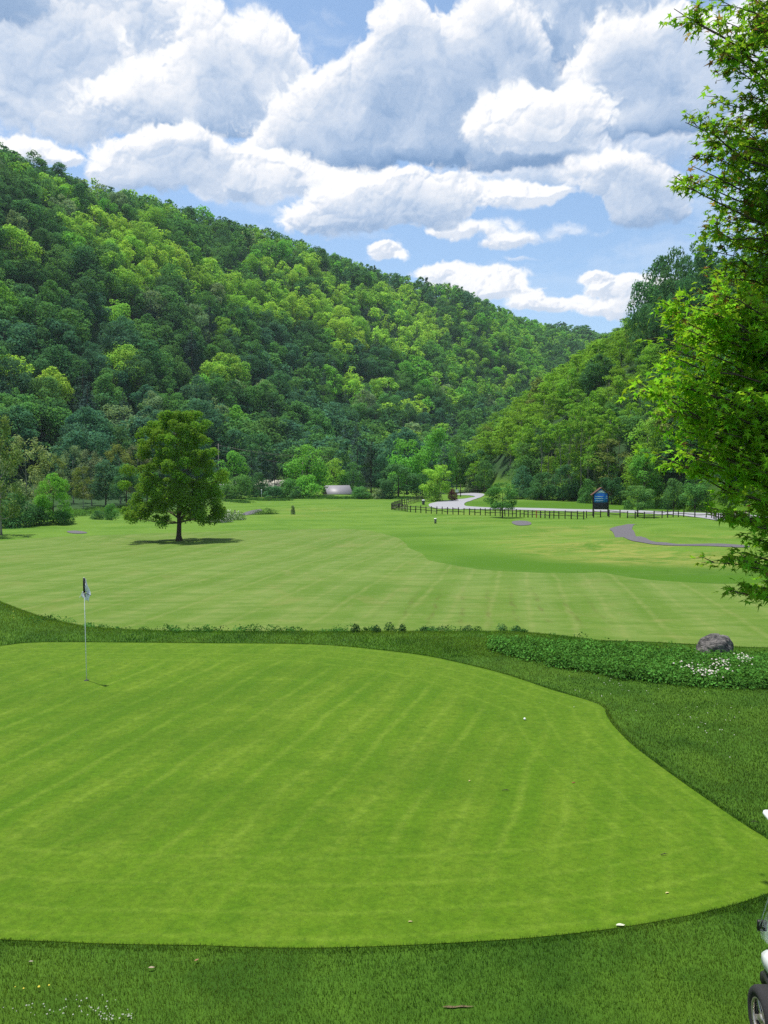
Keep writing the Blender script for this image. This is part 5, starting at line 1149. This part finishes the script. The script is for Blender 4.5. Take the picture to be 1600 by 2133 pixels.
# ------------------------------------------------------------------ buildings
M_METAL = simple('pale_metal_roof', (.21, .20, .215), .5, vary=.05, scale=2); M_WALL = simple('dark_boarding', (.10, .085, .07), .8, vary=.2, scale=4); M_GLASS = simple('window_glass', (.03, .04, .05), .15, spec=.6)
def house(px, erow, Y, w, dpt, wall_h, rise, rz, label, roofm=M_METAL, wallm=M_WALL):
    d = pix_ray(px, erow); x = d[0]*Y/d[1]; ze = 4.54+d[2]*Y/d[1]; z0 = min(float(terrain(x, Y)), ze-wall_h)-.1; root = empty('house', (x, Y, z0), rz, label, 'house'); h = ze-z0
    MB().box(0, 0, h/2-.1, w, dpt, h+.0, b=.0).build('wall', wallm, root)
    V = [(-w/2-.4, -dpt/2-.45, h-.18), (w/2+.4, -dpt/2-.45, h-.18), (w/2+.4, 0, h+rise), (-w/2-.4, 0, h+rise), (-w/2-.4, dpt/2+.45, h-.18), (w/2+.4, dpt/2+.45, h-.18)]
    V2 = [(a, b, c-.13) for a, b, c in V]; Fc = [[0, 1, 2, 3], [3, 2, 5, 4], [7, 6, 9, 8], [8, 9, 10, 11], [1, 0, 6, 7], [4, 5, 11, 10], [0, 3, 9, 6], [3, 4, 10, 9], [2, 1, 7, 8], [5, 2, 8, 11]]
    ob('roof', mkmesh('roof', V+V2, Fc, roofm), root)
    for sx in (-1, 1):
        V = [(sx*w/2, -dpt/2, h-.1), (sx*w/2, dpt/2, h-.1), (sx*w/2, 0, h+rise-.2)]; V += [(a-sx*.08, b, c) for a, b, c in V]; ob('gable', mkmesh('gable', V, [[0, 1, 2], [3, 5, 4], [0, 3, 4, 1], [1, 4, 5, 2], [2, 5, 3, 0]], wallm), root)
    for fx in (-.3, .05, .34):
        f = MB().box(fx*w, -dpt/2-.03, h*.55, 1.0, .06, .95).build('window', M_WHITE, root); MB().box(fx*w, -dpt/2-.065, h*.55, .84, .02, .79).build('pane', M_GLASS, f)
    dr = MB().box(-.12*w, -dpt/2-.03, h*.38, .95, .07, h*.74).build('door', M_DARKW, root); MB().box(-.12*w+.36, -dpt/2-.08, h*.38, .05, .06, .12).build('handle', M_METAL, dr)
house(702, 1026.5, 206, 6.2, 6.5, 2.2, 2.0, .30, 'low building with pale metal roof behind the shrub row')
house(564, 1013, 226, 9.0, 7.0, 2.6, 1.9, -.35, 'house roof glimpsed above the low shrubs near the ball topped post', simple('tan_roof', (.40, .38, .30), .7, vary=.1))
house(471, 1012, 216, 5.0, 4.0, 2.4, 1.3, .5, 'small white shed glimpsed just right of the lone maple', M_METAL, simple('white_wall', (.66, .68, .68), .7, vary=.05))
# flowering mounds and weeds beside the path
for (px, py, w_, h_, lab) in ((455, 1088, 1.9, .75, 'low mound shrub covered in white blossom right of the lone maple'), (487, 1083, 2.4, 1.15, 'taller white blossomed shrub next to the low mound'), (552, 1071, 2.4, .6, 'weedy tuft shrub at the end of the dark path stretch')):
    p = at(px, py); r = np.random.default_rng(px); root = empty('flowering_shrub', p, 0, lab, 'bush'); n = 2600
    P, N, cs, rs, k, rr = crown_pts(px, n, h_, w_, .05, profs('dome'), lobes=18, lobe_r=.42); V, Fq = leafcards(P, N, .12, rr); c = ob('foliage', mkmesh('foliage', V, Fq, M_LEAF, fattr={'var': rr.uniform(0, 1, n)}), root); c.color = (.07, .15, .035, 1)
    if px < 500:
        P, N, cs, rs, k, rr = crown_pts(px, 900, h_*1.04, w_, .15, profs('dome'), lobes=18, lobe_r=.42, shell=.97); V, Fq = leafcards(P, N, .08, rr, .9); ob('blossom', mkmesh('blossom', V, Fq, simple('blossom', (.62, .62, .56), .8, vary=.05)), root)
r = np.random.default_rng(31); gx, gy = [], []
for k in range(420):
    px = r.uniform(-40, 270); p = at(px, r.uniform(1072, 1092) if px < 60 else r.uniform(1078, 1084)-(px-60)*.11+r.uniform(-5, 5))
    if p is not None: gx.append(p[0]); gy.append(p[1])
weeds('tall_meadow_grass', np.array(gx), np.array(gy), 30000, .18, .55, 'unmown meadow growth along the wood edge at the left', (.085, .20, .035), 12, 1.0)
gx, gy = [], []
for k in range(500):
    px = r.uniform(470, 880); p = at(px, 1038.5+4*math.sin((px-480)/60)*(px < 600)+r.uniform(-1.5, 1.0)+(6 if px < 520 else 0))
    if p is not None: gx.append(p[0]); gy.append(p[1])
weeds('meadow_edge', np.array(gx), np.array(gy), 16000, .25, .5, 'strip of longer grass in front of the shrub row', (.05, .13, .025), 13, 1.4)

# ------------------------------------------------------------------ golf cart (only its front left corner shows)
def cart():
    wx = 2.98; root = empty('golf_cart', (wx, 5.65, 0), R(-6.0), 'white golf cart cut off by the right edge of the picture', 'golf cart')
    M_BODY = simple('cart_white', (.74, .76, .80), .25, spec=.5, vary=.02); M_RUB = simple('tyre_rubber', (.018, .018, .020), .85, vary=.3, scale=40, bump=.3); M_RIM = simple('rim_metal', (.50, .47, .42), .35, .8, vary=.15); M_PL = simple('black_plastic', (.015, .015, .016), .45, vary=.2)
    m, T = mat('windshield'); gl = T.n('ShaderNodeMixShader', ins={0: .12, 1: T.n('ShaderNodeBsdfTransparent', ins={0: (.90, .95, .93, 1)}).outputs[0], 2: T.n('ShaderNodeBsdfGlossy', ins={0: (.9, .95, .95, 1), 1: .08}).outputs[0]}); T.l.new(gl.outputs[0], T.out.inputs[0]); M_WS = m
    def wheel(x, y, side):
        prof = [(.145, -.085), (.185, -.100), (.214, -.092), (.228, -.062), (.231, 0), (.228, .062), (.214, .092), (.185, .100), (.145, .085)]; n = 40; V = []; m_ = len(prof)
        for i in range(n):
            a = 2*math.pi*i/n
            for (r_, w) in prof: tr = r_+(.004*(i % 2) if r_ > .22 else 0); V.append((w, tr*math.cos(a), tr*math.sin(a)))
        Fc = [[i*m_+j, ((i+1) % n)*m_+j, ((i+1) % n)*m_+(j+1) % m_, i*m_+(j+1) % m_] for i in range(n) for j in range(m_)]
        wr_ = empty('wheel', (x+side*.10*-1, y, .231)); wr_.parent = root; wr_.location = (x-side*-.10, y, .231); ob('tyre', mkmesh('tyre', V, Fc, M_RUB, True), wr_)
        rim = MB(); s_ = side; ring = []
        for rr_, w_, w2 in ((.150, .078, .050), (.143, .090, .078)):
            V = []; 
            for i in range(n):
                a = 2*math.pi*i/n; V += [(s_*w_, rr_*math.cos(a), rr_*math.sin(a)), (s_*w2, (rr_-.012)*math.cos(a), (rr_-.012)*math.sin(a)), (s_*(w2-.04), rr_*math.cos(a), rr_*math.sin(a))]
            rim.add(V, [[i*3+j, ((i+1) % n)*3+j, ((i+1) % n)*3+(j+1) % 3, i*3+(j+1) % 3] for i in range(n) for j in range(3)])
        rim.tube([(s_*.02, 0, 0), (s_*.075, 0, 0)], [.04, .034], 16)
        for k in range(5):
            a = 2*math.pi*k/5+.4; M = Matrix.Rotation(a, 4, 'X'); rim.box(s_*.055, 0, .085, .022, .040, .11, M=M, b=.006)
        rim.build('rim', M_RIM, wr_, True); MB().tube([(s_*-.02, 0, 0), (s_*.012, 0, 0)], [.140, .140], 24).build('hub', M_PL, wr_)
    for (x, y, sd_) in ((.0, 0, -1), (.98, 0, 1), (.0, -1.66, -1), (.98, -1.66, 1)): wheel(x+(.10 if sd_ < 0 else -.10), y, sd_)
    def loft(name, secs, m_, par=root):                          # sections: y, x half width, z low, z high; rounded boxes joined
        V = []; k = 16
        for (y, cx, hw, zl, zh) in secs:
            for i in range(k):
                a = 2*math.pi*(i+.5)/k; c, s2 = math.cos(a), math.sin(a); e = .55; V.append((cx+hw*np.sign(c)*abs(c)**e, y, (zl+zh)/2+(zh-zl)/2*np.sign(s2)*abs(s2)**e))
        n = len(secs); Fc = [[i*k+j, i*k+(j+1) % k, (i+1)*k+(j+1) % k, (i+1)*k+j] for i in range(n-1) for j in range(k)]+[list(range(k))[::-1], [(n-1)*k+j for j in range(k)]]
        return ob(name, mkmesh(name, V, Fc, m_, True), par)
    cx = .49+.0
    cw = loft('front_cowl', [(-.36, cx, .47, .52, .80), (-.22, cx, .50, .47, .80), (0, cx, .49, .47, .74), (.22, cx, .47, .44, .66), (.40, cx, .42, .38, .56), (.47, cx, .34, .36, .48)], M_BODY)
    loft('arch_trim', [(-.34, cx, .475, .44, .50), (0, cx, .495, .43, .475), (.24, cx, .47, .40, .445), (.44, cx, .37, .35, .385)], M_PL, cw)
    for sx in (-1, 1): MB().box(cx+sx*.30, .455, .45, .16, .04, .07, b=.015).build('headlight', simple('lens', (.7, .72, .74), .15, spec=.6), cw)
    MB().box(cx, .44, .26, .80, .10, .10, b=.03).build('bumper', M_PL, root)
    MB().box(cx, -.85, .25, .86, 1.75, .09, b=.02).build('floor_pan', M_PL, root)
    loft('seat_base', [(-1.15, cx, .55, .30, .62), (-1.3, cx, .56, .30, .66), (-1.9, cx, .55, .34, .70), (-2.12, cx, .48, .38, .66)], M_BODY)
    M_ST = simple('beige_vinyl', (.42, .36, .27), .55, vary=.06); MB().box(cx, -1.25, .70, 1.0, .48, .12, b=.04).build('seat', M_ST, root); MB().box(cx, -1.52, .98, 1.0, .10, .34, b=.04).build('backrest', M_ST, root)
    rf = MB().box(cx+.02, -.76, 1.80, 1.12, 1.86, .055, b=.024).build('roof', M_BODY, root)
    st = MB()
    for sx in (-1, 1):
        MB().tube([(cx+sx*.44, -.18, .78), (cx+sx*.46, -.30, 1.30), (cx+sx*.46, -.42, 1.78)], .015, 8).build('strut', M_PL, root, True); MB().tube([(cx+sx*.46, -1.62, .64), (cx+sx*.46, -1.56, 1.3), (cx+sx*.46, -1.50, 1.78)], .015, 8).build('strut', M_PL, root, True)
    sc = MB(); sc.tube([(cx-.22, -.30, .74), (cx-.22, -.60, .93)], .018, 8); a = np.arange(25)*2*math.pi/24; ring = np.column_stack([cx-.22+.17*np.cos(a), -.62+.17*np.sin(a)*.45, .93+.17*np.sin(a)*.85]); sc.tube(ring, .012, 8, False); sc.build('steering_wheel', M_PL, root, True)
    V = []; nu, nv = 15, 12                                       # bowed windshield with rounded lower corners
    for j in range(nv):
        v = j/(nv-1); z = .71+v*1.07; hw = .56*(1-.22*max(0, .12-v)/.12*1.0)
        for i in range(nu):
            u = i/(nu-1)*2-1; V.append((cx+u*hw, .26-.57*v-.10*u*u, z))
    ws = ob('windshield', mkmesh('windshield', V, [[j*nu+i, j*nu+i+1, (j+1)*nu+i+1, (j+1)*nu+i] for j in range(nv-1) for i in range(nu-1)], M_WS, True), root); ws.modifiers.new('solid', 'SOLIDIFY').thickness = .005
    for sx in (-1, 1): MB().box(cx+sx*.535, .10, .92, .075, .035, .085, b=.012).build('clip', M_PL, ws)
    MB().tube([(cx-.56, .12, .86), (cx-.562, -.08, 1.25), (cx-.56, -.38, 1.77)], .004, 6).build('edge_strip', simple('clear_edge', (.45, .52, .48), .3), ws, True)
cart()
hazebox()
